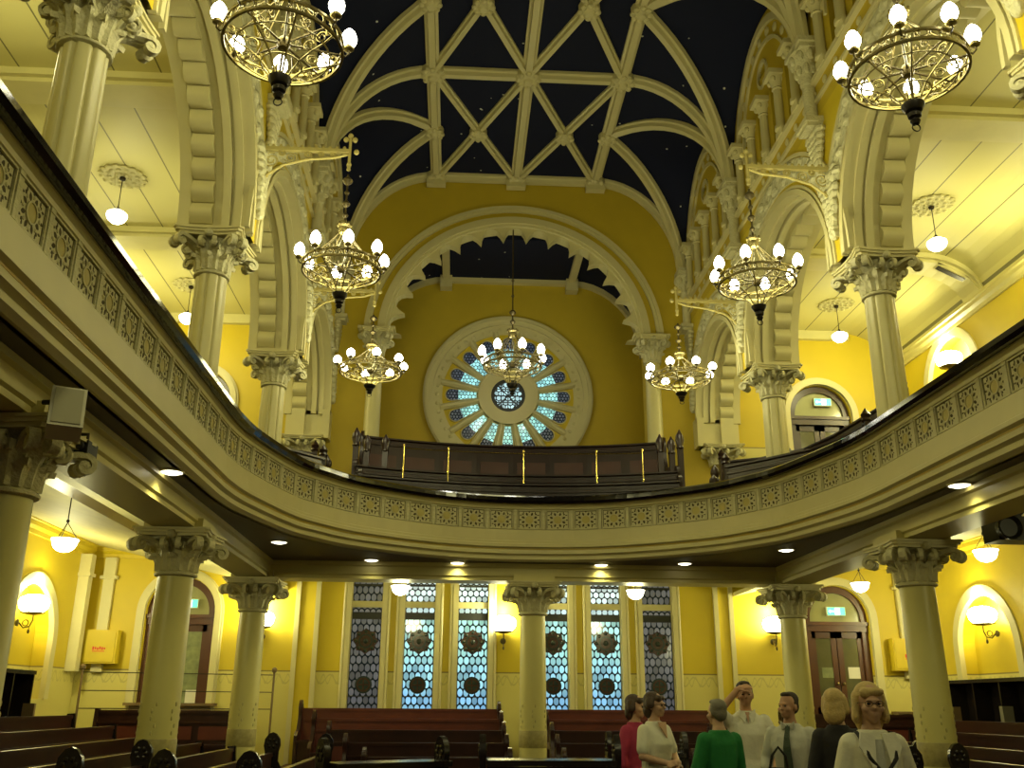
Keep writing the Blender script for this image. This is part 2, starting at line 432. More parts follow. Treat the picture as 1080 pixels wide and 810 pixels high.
# walking from the left front to the right front: the room is on the right hand
cornice('trim_cornice_lower_left', [(-XS, Y0), (-XS, YB), (-4.45, YB)], 2.72, .24, .16, M['yellow'], 'moulded yellow cornice at the wall top under the left gallery')
cornice('trim_cornice_lower_right', [(4.45, YB), (XS, YB), (XS, Y0)], 2.72, .24, .16, M['yellow'], 'moulded yellow cornice at the wall top under the right gallery')
cornice('trim_cornice_upper_left', [(-XS, Y0), (-XS, YB)], 6.98, .22, .16, M['beam'], 'moulded cornice along the left gallery side wall')
cornice('trim_cornice_upper_right', [(XS, YB), (XS, Y0)], 6.98, .22, .16, M['beam'], 'moulded cornice along the right gallery side wall')
# pilasters and strips on the rear wall
k = 0
for x, w, m in ((-4.27, .09, 'cream'), (-3.88, .09, 'cream'), (-4.08, .30, 'yellow'), (4.11, .09, 'cream'), (4.42, .09, 'cream'), (4.26, .24, 'yellow')):
    k += 1; mb = MB(); mb.box(x - w / 2, x + w / 2, YB - (.07 if m == 'cream' else .03), YB + .02, FZ, 2.72)
    struct(mb.build('trim_pilaster_%d' % k, M[m]), 'narrow upright pilaster strip on the yellow rear wall')
for s in (-1, 1):
    for x, y, lab in ((s * (XS - .10), YB - .45, 0), (s * (XS - .42), YB - .08, 1)):
        k += 1; mb = MB()
        if lab == 0:
            mb.box(x - .10, x + .10, y - .10, y + .10, .55, 2.3); mb.box(x - .14, x + .14, y - .14, y + .14, 2.3, 2.36); mb.box(x - .11, x + .11, y - .11, y + .11, 2.36, 2.72)
        else:
            mb.box(x - .10, x + .10, y - .02, y + .08, .55, 2.3); mb.box(x - .16, x + .16, y - .06, y + .08, 2.3, 2.36); mb.box(x - .11, x + .11, y - .03, y + .08, 2.36, 2.72)
        struct(mb.build('trim_pilaster_%d' % k, M['cream']), 'corner pilaster where side and rear walls meet')
# aisle ceilings under the gallery (sloping up outwards) and the rear one
for s, nm in ((-1, 'left'), (1, 'right')):
    mb = MB(); pr = [(4.5, 2.13), (XS, 2.98), (XS, 3.06), (4.5, 2.21)]
    mb.prism([(s * x, z) for x, z in pr], lambda u, w, d: (u, d, w), Y0, YB)
    struct(mb.build('ceiling_aisle_' + nm, M['aisle_white']), 'pale sloping ceiling under the %s gallery' % nm)
    # gallery aisle ceiling: boards, then a cove to the side wall
    mb = MB(); pr = [(3.95, 8.0), (7.35, 8.0)] + [(7.35 + 1.05 * sin(pi / 2 * i / 8), 7.2 + .8 * cos(pi / 2 * i / 8)) for i in range(1, 9)]
    pr2 = [(x, z + .12) for x, z in pr]
    mb.ring([(s * x, z) for x, z in pr], [(s * x, z) for x, z in pr2], lambda u, w, d: (u, d, w), Y0, YB)
    struct(mb.build('ceiling_gallery_' + nm, M['boards']), 'boarded pale yellow ceiling of the %s gallery aisle' % nm)
    for j, y in enumerate(CY[:3]):
        mb = MB()
        for w, dz in ((.34, .10), (.26, .16)):
            mb.ring([(s * x, z - dz) for x, z in pr], [(s * x, z - dz + .1) for x, z in pr], lambda u, w_, d: (u, d, w_), y - w, y + w)
        struct(mb.build('trim_aisle_rib_%s_%d' % (nm, j + 1), M['aisle_white']), 'flat transverse band across the %s gallery ceiling' % nm)
    mb = MB()
    mb.prism([(s * x, z) for x, z in [(4.4, 7.8), (7.5, 7.8), (7.5, 8.0), (4.4, 8.0)]], lambda u, w, d: (u, d, w), YB - .12, YB + .01)
    struct(mb.build('trim_gallery_end_' + nm, M['aisle_white']))
mb = MB(); mb.prism([(15.8, 2.15), (YB, 2.9), (YB, 2.98), (15.8, 2.22)], lambda u, w, d: (d, u, w), -4.6, 4.6)
struct(mb.build('ceiling_rear_aisle', M['aisle_white']), 'pale sloping ceiling behind the rear columns')

# ------------------------------------------------------------------ nave walls: arcade and clerestory
BAYS = [(CY[i + 1] + CY[i]) / 2 for i in range(3)]
ARC = [(17.40, 1.60)] + [(b, 1.97) for b in BAYS] + [(BAYS[2] - CB, 1.97)]
VY = [YB - .02, 15.35, 11.42, 7.49, 3.56, -.37]      # vault bay lines
for s, nm in ((-1, 'left'), (1, 'right')):
    mp = lambda u, z, d, s=s: (s * (NW + d), u, z)
    mb = MB(); wall_open(mb, mp, -.4, YB, HA + .02, 8.12, 0, .86, [(c, r, HA + .02, HA + .1, r - .08) for c, r in ARC], seg=36, mi_reveal=1)
    struct(mb.build('wall_arcade_' + nm, [M['yellow'], M['cream']]), 'yellow arcade wall above the %s gallery columns' % nm)
    ops = []
    for i in range(5):
        ym = (VY[i] + VY[i + 1]) / 2
        for t in (-1.08, -.36, .36, 1.08): ops.append((ym + t, .115, 8.78, 9.86, .115))
    mb = MB(); wall_open(mb, mp, -.4, YB, 8.12, 10.12, .0, .5, ops, seg=8)
    ops = []
    for i in range(5): ops.append(((VY[i] + VY[i + 1]) / 2, .2, 10.35, 10.35, .2))
    wall_open(mb, mp, -.4, YB, 10.12, 12.2, .0, .5, [(c, h, z - .0, z, h) for c, h, z, _, _2 in ops], seg=14)
    struct(mb.build('wall_clerestory_' + nm, M['endwall']), 'ochre clerestory wall with slit windows high on the %s side' % nm)
    for i in range(5):
        ym = (VY[i] + VY[i + 1]) / 2
        w = empty('window_clerestory_%s_%d' % (nm, i + 1), (s * (NW + .25), ym, 9.3)); struct(w, 'clerestory slit windows and small round light, %s side' % nm)
        mb = MB()
        for t in (-1.08, -.36, .36, 1.08): mb.box(-.01, .01, t - .115, t + .115, -.55, .7)
        mb.box(-.01, .01, -.2, .2, .95, 1.3)
        mb.build('pane', M['glass_rose_rim'], w)
        # lunette mouldings
        hw = (VY[i] - VY[i + 1]) / 2 - .36
        mb = MB()
        for r0, r1, d in ((1.0, .93, -.06), (.80, .765, -.04)):
            mb.ring(arc(ym, 9.35, hw * r1, 1.9 * r1, 0, pi, 24), arc(ym, 9.35, hw * r0, 1.9 * r0, 0, pi, 24), mp, d, .02)
        for q in range(11):
            a = pi * (q + .5) / 11
            mb.ball((s * (NW - .01), ym + hw * .865 * cos(a), 9.35 + 1.9 * .865 * sin(a)), (.03, .085, .085), 10, 6)
        mb.ring(arc(ym, 10.35, .2, .2, 0, 2 * pi, 16), arc(ym, 10.35, .26, .26, 0, 2 * pi, 16), mp, -.03, .02)
        struct(mb.build('trim_lunette_%s_%d' % (nm, i + 1), M['cream']), 'cream lunette moulding with round bosses over slit windows, %s side' % nm)
        # little columns between the slits
        for q, t in enumerate((-1.44, -.72, 0, .72, 1.44)):
            if abs(t) > hw + .1: continue
            mb = MB(); x = s * (NW - .06)
            mb.box(min(x, x + s * .1) - .05, max(x, x + s * .1) + .05, ym + t - .13, ym + t + .13, 8.62, 8.74)
            mb.lathe([(.10, 8.74), (.10, 8.80), (.075, 8.84), (.07, 9.48), (.09, 9.5), (.075, 9.53), (.12, 9.68), (.14, 9.72)], 10, (x, ym + t, 0))
            mb.box(x - .17, x + .17, ym + t - .17, ym + t + .17, 9.72, 9.80)
            for a in range(4):
                mb.ball((x + .12 * cos(pi / 4 + a * pi / 2), ym + t + .12 * sin(pi / 4 + a * pi / 2), 9.66), (.045, .045, .05), 8, 5)
            struct(mb.build('trim_colonnette_%s_%d_%d' % (nm, i + 1, q + 1), M['cream']), 'short cream colonnette between clerestory slits, %s side' % nm)
    # string course with paterae
    mb = MB(); mb.box(min(s * NW, s * (NW - .08)), max(s * NW, s * (NW - .08)), -.4, YB - .02, 8.60, 8.68)
    mb.box(min(s * NW, s * (NW - .05)), max(s * NW, s * (NW - .05)), -.4, YB - .02, 8.30, 8.35)
    y = .2
    while y < YB - .3:
        mb.ball((s * (NW - .01), y, 8.475), (.03, .065, .065), 8, 5); y += .40
    struct(mb.build('trim_string_course_' + nm, M['cream']), 'string course dotted with round paterae, %s nave wall' % nm)
    # arch mouldings, one per arch
    for i, (c, r) in enumerate(ARC):
        mb = MB(); z = HA + .1
        rr = r - .08
        def A(dr, n=30): return [(c - (r + dr), HA + .02)] + arc(c, z, -(r + dr), rr + dr, 0, pi, n) + [(c + r + dr, HA + .02)]
        mb.ring(A(-.02), A(.07), mp, -.05, .10)           # roll at the arris
        mb.ring(A(.085), A(.13), mp, -.03, .05)
        mb.ring(A(.56), A(.62), mp, -.035, .02)
        n = 30; inn = arc(c, z, -(r + .19), rr + .19, radians(28), radians(152), n); out = arc(c, z, -(r + .54), rr + .54, radians(28), radians(152), n)
        mb.ring(inn, out, mp, -.03, .02, 1)
        for q in range(22):                                # carved leaf relief on the band
            a = radians(32 + 116 * q / 21); R1 = r + .365 + (.08 if q % 2 else -.08)
            mb.ball((s * (NW - .03), c - R1 * cos(a), z + (R1 - .08) * sin(a)), (.05, .11, .08), 8, 5, 1)
        for e in (-1, 1):                                  # foliage drops beside the springing
            for q in range(9):
                zz = 6.95 - q * .105; ww = .20 * (1 - q / 10.5)
                yb = c + e * (r + .22 - (.0 if q > 4 else .02 * (4 - q)))
                for p in range(3):
                    mb.ball((s * (NW - .04), yb + (p - 1) * ww * .8 + random.uniform(-.02, .02), zz + random.uniform(-.03, .03)), (.07, ww * .5 + .02, .075), 8, 5, 1)
        # scalloped blocks of the intrados
        nb = max(10, int(pi * r / .30))
        for q in range(nb):
            a = pi * (q + .5) / nb; da = pi / nb * .47
            for d0, d1 in ((.46, .74),):
                pts_o = arc(c, z, -(r + .01), rr + .01, a - da, a + da, 5)
                pts_i = [(c - (r - .10 * sin(pi * (j + .0) / 5) - .03) * cos(a - da + 2 * da * j / 5), z + (rr - .10 * sin(pi * j / 5) - .03) * sin(a - da + 2 * da * j / 5)) for j in range(6)]
                mb.ring(pts_i, pts_o, mp, d0, d1, 0)
        mb.ring(A(-.06), A(.01), mp, .10, .20); mb.ring(A(-.09), A(.01), mp, .24, .34)
        mb.ring(A(-.02), A(.07), mp, .76, .91)
        ln = ['farthest', 'second from the rear', 'third from the rear', 'nearest', 'unseen'][i]
        struct(mb.build('trim_arch_%s_%d' % (nm, i + 1), [M['cream'], M['carved']]), 'carved cream arch moulding of the %s arcade, %s' % (nm, ln))

# ------------------------------------------------------------------ nave vault
AH, HC, SZ = 1.85, 11.65, 9.22
def crv(x0, y0, x1, y1, n=14):
    """rib curve from a corbel (x0, y0, SZ) up to the flat panel (x1, y1, HC)"""
    r = []
    for i in range(n + 1):
        t = pi / 2 * i / n; k = 1 - cos(t)
        r.append(Vector((x0 + (x1 - x0) * k, y0 + (y1 - y0) * k, SZ + (HC - SZ) * sin(t))))
    return r
XV = NW - .06
mb = MB()
yy = [VY[0] + .1] + VY[1:]
mb.add([(-AH, yy[0], HC), (AH, yy[0], HC), (AH, yy[-1], HC), (-AH, yy[-1], HC)], [(0, 1, 2, 3)])
for s in (-1, 1):
    for i in range(5):
        ya, yb = VY[i], VY[i + 1]; ym = (ya + yb) / 2; hw = (ya - yb) / 2 - .02
        for y0, e in ((ya, 1), (yb, -1)):
            cr = crv(s * XV, y0, s * AH, y0); dg = crv(s * XV, y0, s * AH, ym)
            n = len(cr)
            mb.add(cr + dg, [(j, j + 1, n + j + 1, n + j) for j in range(n - 1)], 0, True)
            lu = [Vector((s * (NW - .01), ym + e * hw * cos(pi / 2 * j / (n - 1)), 9.25 + 2.12 * sin(pi / 2 * j / (n - 1)))) for j in range(n)]
            mb.add(dg + lu, [(j, j + 1, n + j + 1, n + j) for j in range(n - 1)], 0, True)
struct(mb.build('ceiling_nave', M['star'], fix=False), 'navy ceiling of the nave sprinkled with small stars')
RIB = [(-.125, -.02), (-.125, .06), (-.075, .075), (-.06, .15), (.06, .15), (.075, .075), (.125, .06), (.125, -.02)]
RIBS = [(a * .72, b * .85) for a, b in RIB]
nr = [0]
def rib(pts, prof, hint, label):
    nr[0] += 1; mb = MB(); mb.sweep3(pts, prof, hint)
    return struct(mb.build('trim_rib_%d' % nr[0], M['cream']), label)
def inward(pts, s):
    return lambda i: Vector((-s * .6, 0, -1)) if 0 < i < len(pts) - 1 else (Vector((-1 * s, 0, -.05)) if i == 0 else Vector((0, 0, -1)))
for x, nm in ((-AH, 'left'), (0, 'middle'), (AH, 'right')):
    rib([(x, YB - .05, HC), (x, VY[4], HC)], RIB, (0, 0, -1), 'long straight cream ceiling rib, %s of three' % nm)
for i in range(5):
    for a, b in ((-AH, AH),):
        rib([(a, VY[i] - (.08 if i == 0 else 0), HC), (b, VY[i] - (.08 if i == 0 else 0), HC)], RIB, (0, 0, -1), 'straight cream cross rib of the flat ceiling panel')
    ym = (VY[i] + VY[i + 1]) / 2
    for x0, x1 in ((-AH, 0), (0, AH)):
        rib([(x0, VY[i], HC), (x1, VY[i + 1], HC)], RIBS, (0, 0, -1), 'diagonal cream ceiling rib')
        rib([(x1, VY[i], HC), (x0, VY[i + 1], HC)], RIBS, (0, 0, -1), 'diagonal cream ceiling rib')
    for s, nm in ((-1, 'left'), (1, 'right')):
        c = crv(s * XV, VY[i] - (.08 if i == 0 else 0), s * AH, VY[i] - (.08 if i == 0 else 0)); rib(c, RIB, inward(c, s), 'curved cream rib rising from a corbel to the ceiling panel, %s side' % nm)
        for y0 in (VY[i], VY[i + 1]):
            c = crv(s * XV, y0, s * AH, ym); rib(c, RIB, inward(c, s), 'curved diagonal cream rib of the side vault, %s side' % nm)
nb = 0
for i in range(5):
    ym = (VY[i] + VY[i + 1]) / 2
    for x, y in [(x, VY[i] - (.1 if i == 0 else 0)) for x in (-AH, 0, AH)] + [(-AH, ym), (AH, ym), (-AH / 2, ym), (AH / 2, ym)]:
        nb += 1; R = .24 if abs(y - ym) > .2 else .19; mb = MB()
        mb.lathe([(.02, -.24), (.07, -.23), (.10, -.19), (R * .8, -.17), (R, -.13), (R, -.02)], 12)
        for q in range(8):
            a = q * pi / 4; mb.ball((R * .8 * cos(a), R * .8 * sin(a), -.16), (.06, .06, .05), 8, 5)
        if i == 0 and abs(y - ym) > .2: mb.box(-.22, .22, -.10, .09, -.30, -.02)
        struct(mb.build('trim_boss_%d' % nb, M['cream'], loc=(x, y, HC)), 'small carved boss where ceiling ribs cross')
# end-wall rib profile trim already above; corbels
for s, nm in ((-1, 'left'), (1, 'right')):
    for i in range(5):
        y = VY[i] - (.10 if i == 0 else 0); mb = MB(); x = s * (NW - .08)
        mb.box(x - .2, x + .2, y - .30, y + .30, 9.24, 9.32); mb.box(x - .17, x + .17, y - .26, y + .26, 9.17, 9.24)
        mb.lathe([(.10, 8.62), (.12, 8.68), (.11, 8.72), (.15, 8.9), (.22, 9.12), (.24, 9.17)], 12, (x, y, 0))
        for q in range(8):
            a = q * pi / 4; mb.ball((x + .19 * cos(a), y + .2 * sin(a), 9.08), (.06, .06, .09), 8, 5)
            mb.ball((x + .14 * cos(a + .4), y + .14 * sin(a + .4), 8.88), (.05, .05, .1), 8, 5)
        mb.lathe([(.10, 7.98), (.095, 8.1), (.09, 8.62)], 12, (x, y, 0))
        mb.box(x - .18, x + .18, y - .22, y + .22, 7.92, 8.0); mb.box(x - .15, x + .15, y - .18, y + .18, 7.86, 7.92)
        for q in range(7):
            w = .19 * (1 - q / 8)
            for p in (-1, 0, 1): mb.ball((s * (NW - .06), y + p * w * .8, 7.80 - q * .09), (.09 * (1 - q / 12), w * .6 + .02, .07), 8, 5)
        struct(mb.build('trim_corbel_%s_%d' % (nm, i + 1), M['stone']), 'carved corbel shaft carrying the vault ribs, %s nave wall' % nm)
# great arch: mouldings, scalloped edge, columns
mb = MB()
def G(r, n=40): return arc(0, 7.68, -r, r * .975, 0, pi, n)
mb.ring(G(3.24), G(3.32), rear, -.09, .02); mb.ring(G(3.17), G(3.24), rear, -.05, .02)
mb.ring(G(2.86), G(3.02), rear, -.10, .06); mb.ring(G(2.80), G(2.88), rear, -.05, .40)
struct(mb.build('trim_great_arch', M['cream']), 'cream moulding of the great arch in the end wall')
mb = MB(); nl = 15; inn = []; out = []
for l in range(nl):
    for j in range(9):
        u = j / 8; a = pi * (l + u) / nl
        if j == 8 and l < nl - 1: continue
        r = 2.50 + .29 * max(0, 1 - abs(2 * u - 1) ** 2.4)
        inn.append((-r * cos(a), 7.68 + r * .975 * sin(a))); out.append((-2.88 * cos(a), 7.68 + 2.88 * .975 * sin(a)))
mb.ring(inn, out, rear, .03, .26)
struct(mb.build('trim_scalloped_edge', M['cream']), 'scalloped cusps hanging inside the great arch')

for s, nm in ((-1, 'left'), (1, 'right')):
    mb = MB(); mb.box(min(s * (NW + .02), s * (NW + .86)), max(s * (NW + .02), s * (NW + .86)), YB - .28, YB + .02, 5.2, HA + .12)
    mb.box(min(s * (NW - .05), s * (NW + .10)), max(s * (NW - .05), s * (NW + .10)), YB - .36, YB + .02, 5.2, HA + .12); mb.box(min(s * (NW + .46), s * (NW + .74)), max(s * (NW + .46), s * (NW + .74)), YB - .36, YB + .02, 5.2, HA + .12)
    struct(mb.build('trim_arch_foot_' + nm, M['cream']), 'foot of the last %s arcade arch against the rear wall' % nm)
# ------------------------------------------------------------------ columns
def leaf(mb, r0, z0, h, w, lean, a, curl=.06, mi=0):
    """one acanthus leaf bending outwards, as a thick curved blade"""
    n = 7; vs = []; fs = []
    for i in range(n + 1):
        t = i / n
        rr = r0 + lean * t ** 2.2 + (curl * sin(pi * min(1, max(0, (t - .7) / .3)) / 1.2) if t > .7 else 0)
        z = z0 + h * (t if t < .85 else .85 + .15 * (1 - ((t - .85) / .15) ** 1.2) - .1 * ((t - .85) / .15))
        ww = w * (.55 + .55 * sin(pi * min(1, t * 1.05)) ) * (1 - .55 * t ** 4) * (1 + .16 * (i % 2))
        for q, off in ((-1, -.018), (-.5, .006), (0, .034), (.5, .006), (1, -.018)):
            p = Vector((rr + off, q * ww / 2, z)); vs.append(rotz(a) @ p)
        for q in (1, -1):
            p = Vector((rr - .035, q * ww / 2 * .9, z)); vs.append(rotz(a) @ p)
    for i in range(n):
        b = i * 7; c = b + 7
        for q in range(7): fs.append((b + q, b + (q + 1) % 7, c + (q + 1) % 7, c + q))
    fs.append(tuple(range(6, -1, -1))); fs.append(tuple(n * 7 + q for q in range(7)))
    mb.add(vs, fs, mi, True)
def volute(mb, a, r0, z0, r1, z1, th=.05, mi=0):
    """corner scroll: a stem out to the corner ending in a curl"""
    pts = []; d = Vector((cos(a), sin(a), 0))
    for i in range(7):
        t = i / 6; pts.append(d * (r0 + (r1 - r0) * t ** 1.5) + Vector((0, 0, z0 + (z1 - z0) * sin(t * pi / 2))))
    c = pts[-1] + Vector((0, 0, -.075)) ; 
    for i in range(1, 12):
        t = i / 11; an = pi / 2 - t * 3.3 * pi / 1.6; rr = .075 * (1 - t * .75)
        pts.append(c + d * rr * cos(an) + Vector((0, 0, rr * sin(an))))
    sc = [th * (1 - .3 * i / len(pts)) for i in range(len(pts))]
    mb.sweep3(pts, [(-1, -.55), (1, -.55), (1, .55), (-1, .55)], Vector((0, 0, 1)), mi, False, True, sc)
    mb.ball(c, (.045, .045, .045), 8, 6, mi)
def capital_mesh(R, H, HWID):
    """Corinthian capital, top at z = 0, H high, abacus half width HWID"""
    mb = MB()
    ab = H * .17
    mb.lathe([(R * 1.02, -H), (R * 1.16, -H + .015), (R * 1.18, -H + .035), (R * 1.02, -H + .055), (R * 1.0, -H + .06), (R * 1.05, -H * .5), (R * 1.25, -H * .28), (R * 1.55, -ab)], 24)
    for q in range(8): leaf(mb, R * 1.02, -H + .06, H * .36, R * .78, R * .30, q * pi / 4)
    for q in range(8): leaf(mb, R * 1.03, -H + .06, H * .58, R * .70, R * .50, q * pi / 4 + pi / 8)
    D = HWID * 1.32
    for q in range(4):
        a = pi / 4 + q * pi / 2
        for e in (-.13, .13): volute(mb, a + e, R * 1.1, -H * .5, D * .93, -ab - .035, .045)
        leaf(mb, R * 1.2, -H * .5, H * .33, R * .5, R * .8, a)
        for e in (-1, 1): volute(mb, q * pi / 2 + e * .22, R * 1.1, -H * .48, HWID * .80, -ab - .02, .03)
        mb.ball((HWID * .86 * cos(q * pi / 2), HWID * .86 * sin(q * pi / 2), -ab * .75), (.06, .06, .055), 8, 6)
    return mb
def abacus_mesh(H, HWID):
    mb = MB(); ab = H * .17
    def pl(h, sag):
        r = []
        for q in range(4):
            a0 = pi / 4 + q * pi / 2; c = h * .10
            for j in range(7):
                t = j / 6; u = -1 + 2 * t; x = h - sag * (1 - u * u)
                y = (h - c) * u
                an = q * pi / 2
                r.append((x * cos(an) - y * sin(an), x * sin(an) + y * cos(an)))
        return r
    for h, z0, z1 in ((HWID * .93, -ab, -ab * .62), (HWID, -ab * .62, -ab * .28), (HWID * 1.05, -ab * .28, 0)):
        mb.prism(pl(h, HWID * .10), lambda u, w, d: (u, w, d), z0, z1)
    return mb
def make_column(name, R, z0, z1, H, HWID, lobed, band, label):
    root = empty(name, (0, 0, z0)); hh = z1 - z0
    mb = MB(); b = MB()
    def flute(a):
        d = (a + pi / 8) % (pi / 4) - pi / 8
        return 1.02 - .115 * math.exp(-(d / .075) ** 2) + .03 * cos(4 * a)
    shape = flute if lobed else None
    zt = hh - H + .02
    mb.lathe([(R * 1.03, .0), (R * 1.03, .28), (R, .32), (R, zt * .4), (R * .965, zt * .75), (R * .93, zt)], 96 if lobed else 32, shape=shape)
    sh = mb.build('shaft', M['shaft_low_lit' if band else 'shaft'], root)
    b.lathe([(R * 1.55, 0), (R * 1.55, .12), (R * 1.4, .14), (R * 1.45, .19), (R * 1.3, .24), (R * 1.12, .27), (R * 1.2, .31), (R * 1.05, .34)], 28); b.build('base', M['cream'], root)
    capital_mesh(R * .95, H, HWID).build('capital', M['stone'], root, (0, 0, hh))
    abacus_mesh(H, HWID).build('abacus', M['cream'], root, (0, 0, hh))
    if band:
        mb = MB(); zb = -.62 - z0
        mb.lathe([(R * 1.015, zb), (R * 1.03, zb + .01), (R * 1.03, zb + .24), (R * 1.015, zb + .25)], 32)
        mb.build('stencilled_band', M['band'], root)
        mb = MB()
        for q in range(6):
            a = q * pi / 3 + .5
            for j in range(5):
                mb.ball((R * .985 * cos(a + .14 * sin(j * 1.9)), R * .985 * sin(a + .14 * sin(j * 1.9)), zb + .31 + j * .075), (.013, .013, .026), 6, 5)
        mb.build('stencilled_sprig', M['band_dark'], root)
    return root
M['band'] = wall_paint('column_stencil_band', 50, .26, dado=(.40, .34, .13)); 
M['band'] = paint('column_stencil_band', (.34, .29, .10), .5, var=.5, vscale=16)
M['band_dark'] = paint('stencil_brown', (.46, .41, .15), .6, var=.3)
base = None
lowspots = [(-CX, CY[0], 'round cream column under the gallery, rear left corner of the nave'), (-CX, CY[1], 'round cream column under the gallery, large, in the left pews'),
            (-CX, CY[2], 'cream column whose carved capital shows at the left edge under the gallery'),
            (CX, CY[0], 'round cream column under the gallery in front of the right door'), (CX, CY[1], 'round cream column under the gallery behind the woman in the white jacket'),
            (.10, CY[0], 'round cream column standing alone between the tall windows')]
for i, (x, y, lab) in enumerate(lowspots):
    if base is None: base = o = make_column('column', .215, FZ, HB, .52, .42, False, True, lab)
    else: o = copy_tree(base)
    o.location = (x, y, FZ); tag(o, lab, 'column', 'columns under the gallery')
up = None
ord_ = ['third from the front', 'second from the front', 'first from the front']
for s, nm in ((-1, 'left'), (1, 'right')):
    for i, y in enumerate(CY[:3]):
        if up is None: up = o = make_column('column', .20, 2.4, HA, .56, .42, True, False, '')
        else: o = copy_tree(up)
        o.location = (s * CX, y, 2.4)
        tag(o, 'cream clustered column on the %s gallery with carved capital, %s' % (nm, ord_[i]), 'column', 'columns of the gallery arcade')
# half capitals (corbels) at the ends of the arcades
for s, nm in ((-1, 'left'), (1, 'right')):
    c = empty('trim_corbel_capital_' + nm, (s * CX, YB - .12, 5.22), label='half capital bracket at the rear end of the %s arcade' % nm, kind='structure')
    capital_mesh(.20, .42, .40).build('bell', M['stone'], c); abacus_mesh(.42, .42).build('abacus', M['cream'], c)
# columns of the great arch
for s, nm in ((-1, 'left'), (1, 'right')):
    o = make_column('arch_column', .17, 3.7, 7.70, .62, .30, False, False, '')
    o.location = (s * 3.02, YB - .10, 3.7); tag(o, 'slim cream column under the %s foot of the great arch' % nm, 'column', 'columns of the great arch')
    mb = MB(); mb.box(-.40, .40, -.16, .16, 0, .07); mb.box(-.36, .36, -.14, .14, -.05, 0); mb.build('impost', M['cream'], o, (0, 0, 4.0))

# ------------------------------------------------------------------ gallery front
def smooth_path():
    key = [(0, 15.02), (.9, 14.92), (1.75, 14.55), (2.66, 13.86), (3.10, 13.25), (3.40, 12.65), (3.72, 11.3), (3.80, 10.5)]
    out = []
    for i in range(len(key) - 1):
        p0 = key[max(0, i - 1)] if i else (-key[1][0], key[1][1]); p1 = key[i]; p2 = key[i + 1]; p3 = key[min(len(key) - 1, i + 2)]
        for j in range(5):
            t = j / 5
            out.append(tuple(.5 * ((2 * p1[k]) + (-p0[k] + p2[k]) * t + (2 * p0[k] - 5 * p1[k] + 4 * p2[k] - p3[k]) * t * t + (-p0[k] + 3 * p1[k] - 3 * p2[k] + p3[k]) * t ** 3) for k in (0, 1)))
    out += [(3.80, 10.5), (3.80, 6), (3.80, Y0)]
    return [(-x, y) for x, y in reversed(out[1:])] + out
PATH = smooth_path()
gf = empty('gallery_parapet', (0, 15.0, 2.17), label='cream horseshoe gallery front with pierced frieze and black handrail', cat='balcony front')
def loc_parent(mb, name, mat, parent):
    v = parent.location; mb.v = [(a - v[0], b - v[1], c - v[2]) for a, b, c in mb.v]
    return mb.build(name, mat, parent)
mb = MB(); mb.plan(PATH, [(-.14, 3.075), (.12, 3.075), (.15, 3.11), (.14, 3.17), (.08, 3.205), (-.02, 3.215), (-.14, 3.18)]); loc_parent(mb, 'handrail', M['rail'], gf)
mb = MB()
mb.plan(PATH, [(-.10, 3.09), (.06, 3.09), (.055, 3.06), (.025, 3.035), (.02, 3.0), (-.0, 2.99), (-.02, 2.985), (-.02, 2.675), (.0, 2.67), (.03, 2.66), (.03, 2.49), (.05, 2.48), (.05, 2.445),
               (.075, 2.43), (.075, 2.385), (.03, 2.365), (.03, 2.33), (.045, 2.32), (.045, 2.28), (-.01, 2.255), (-.01, 2.225), (.0, 2.22), (.0, 2.195), (-.05, 2.165), (-.12, 2.165)])
loc_parent(mb, 'fascia', M['cream'], gf)
mb = MB(); mb.plan(PATH, [(.028, 2.462), (.034, 2.462), (.034, 2.482), (.028, 2.482)]); mb.plan(PATH, [(.028, 2.345), (.033, 2.345), (.033, 2.362), (.028, 2.362)]); loc_parent(mb, 'gilt_line', M['gilt'], gf)
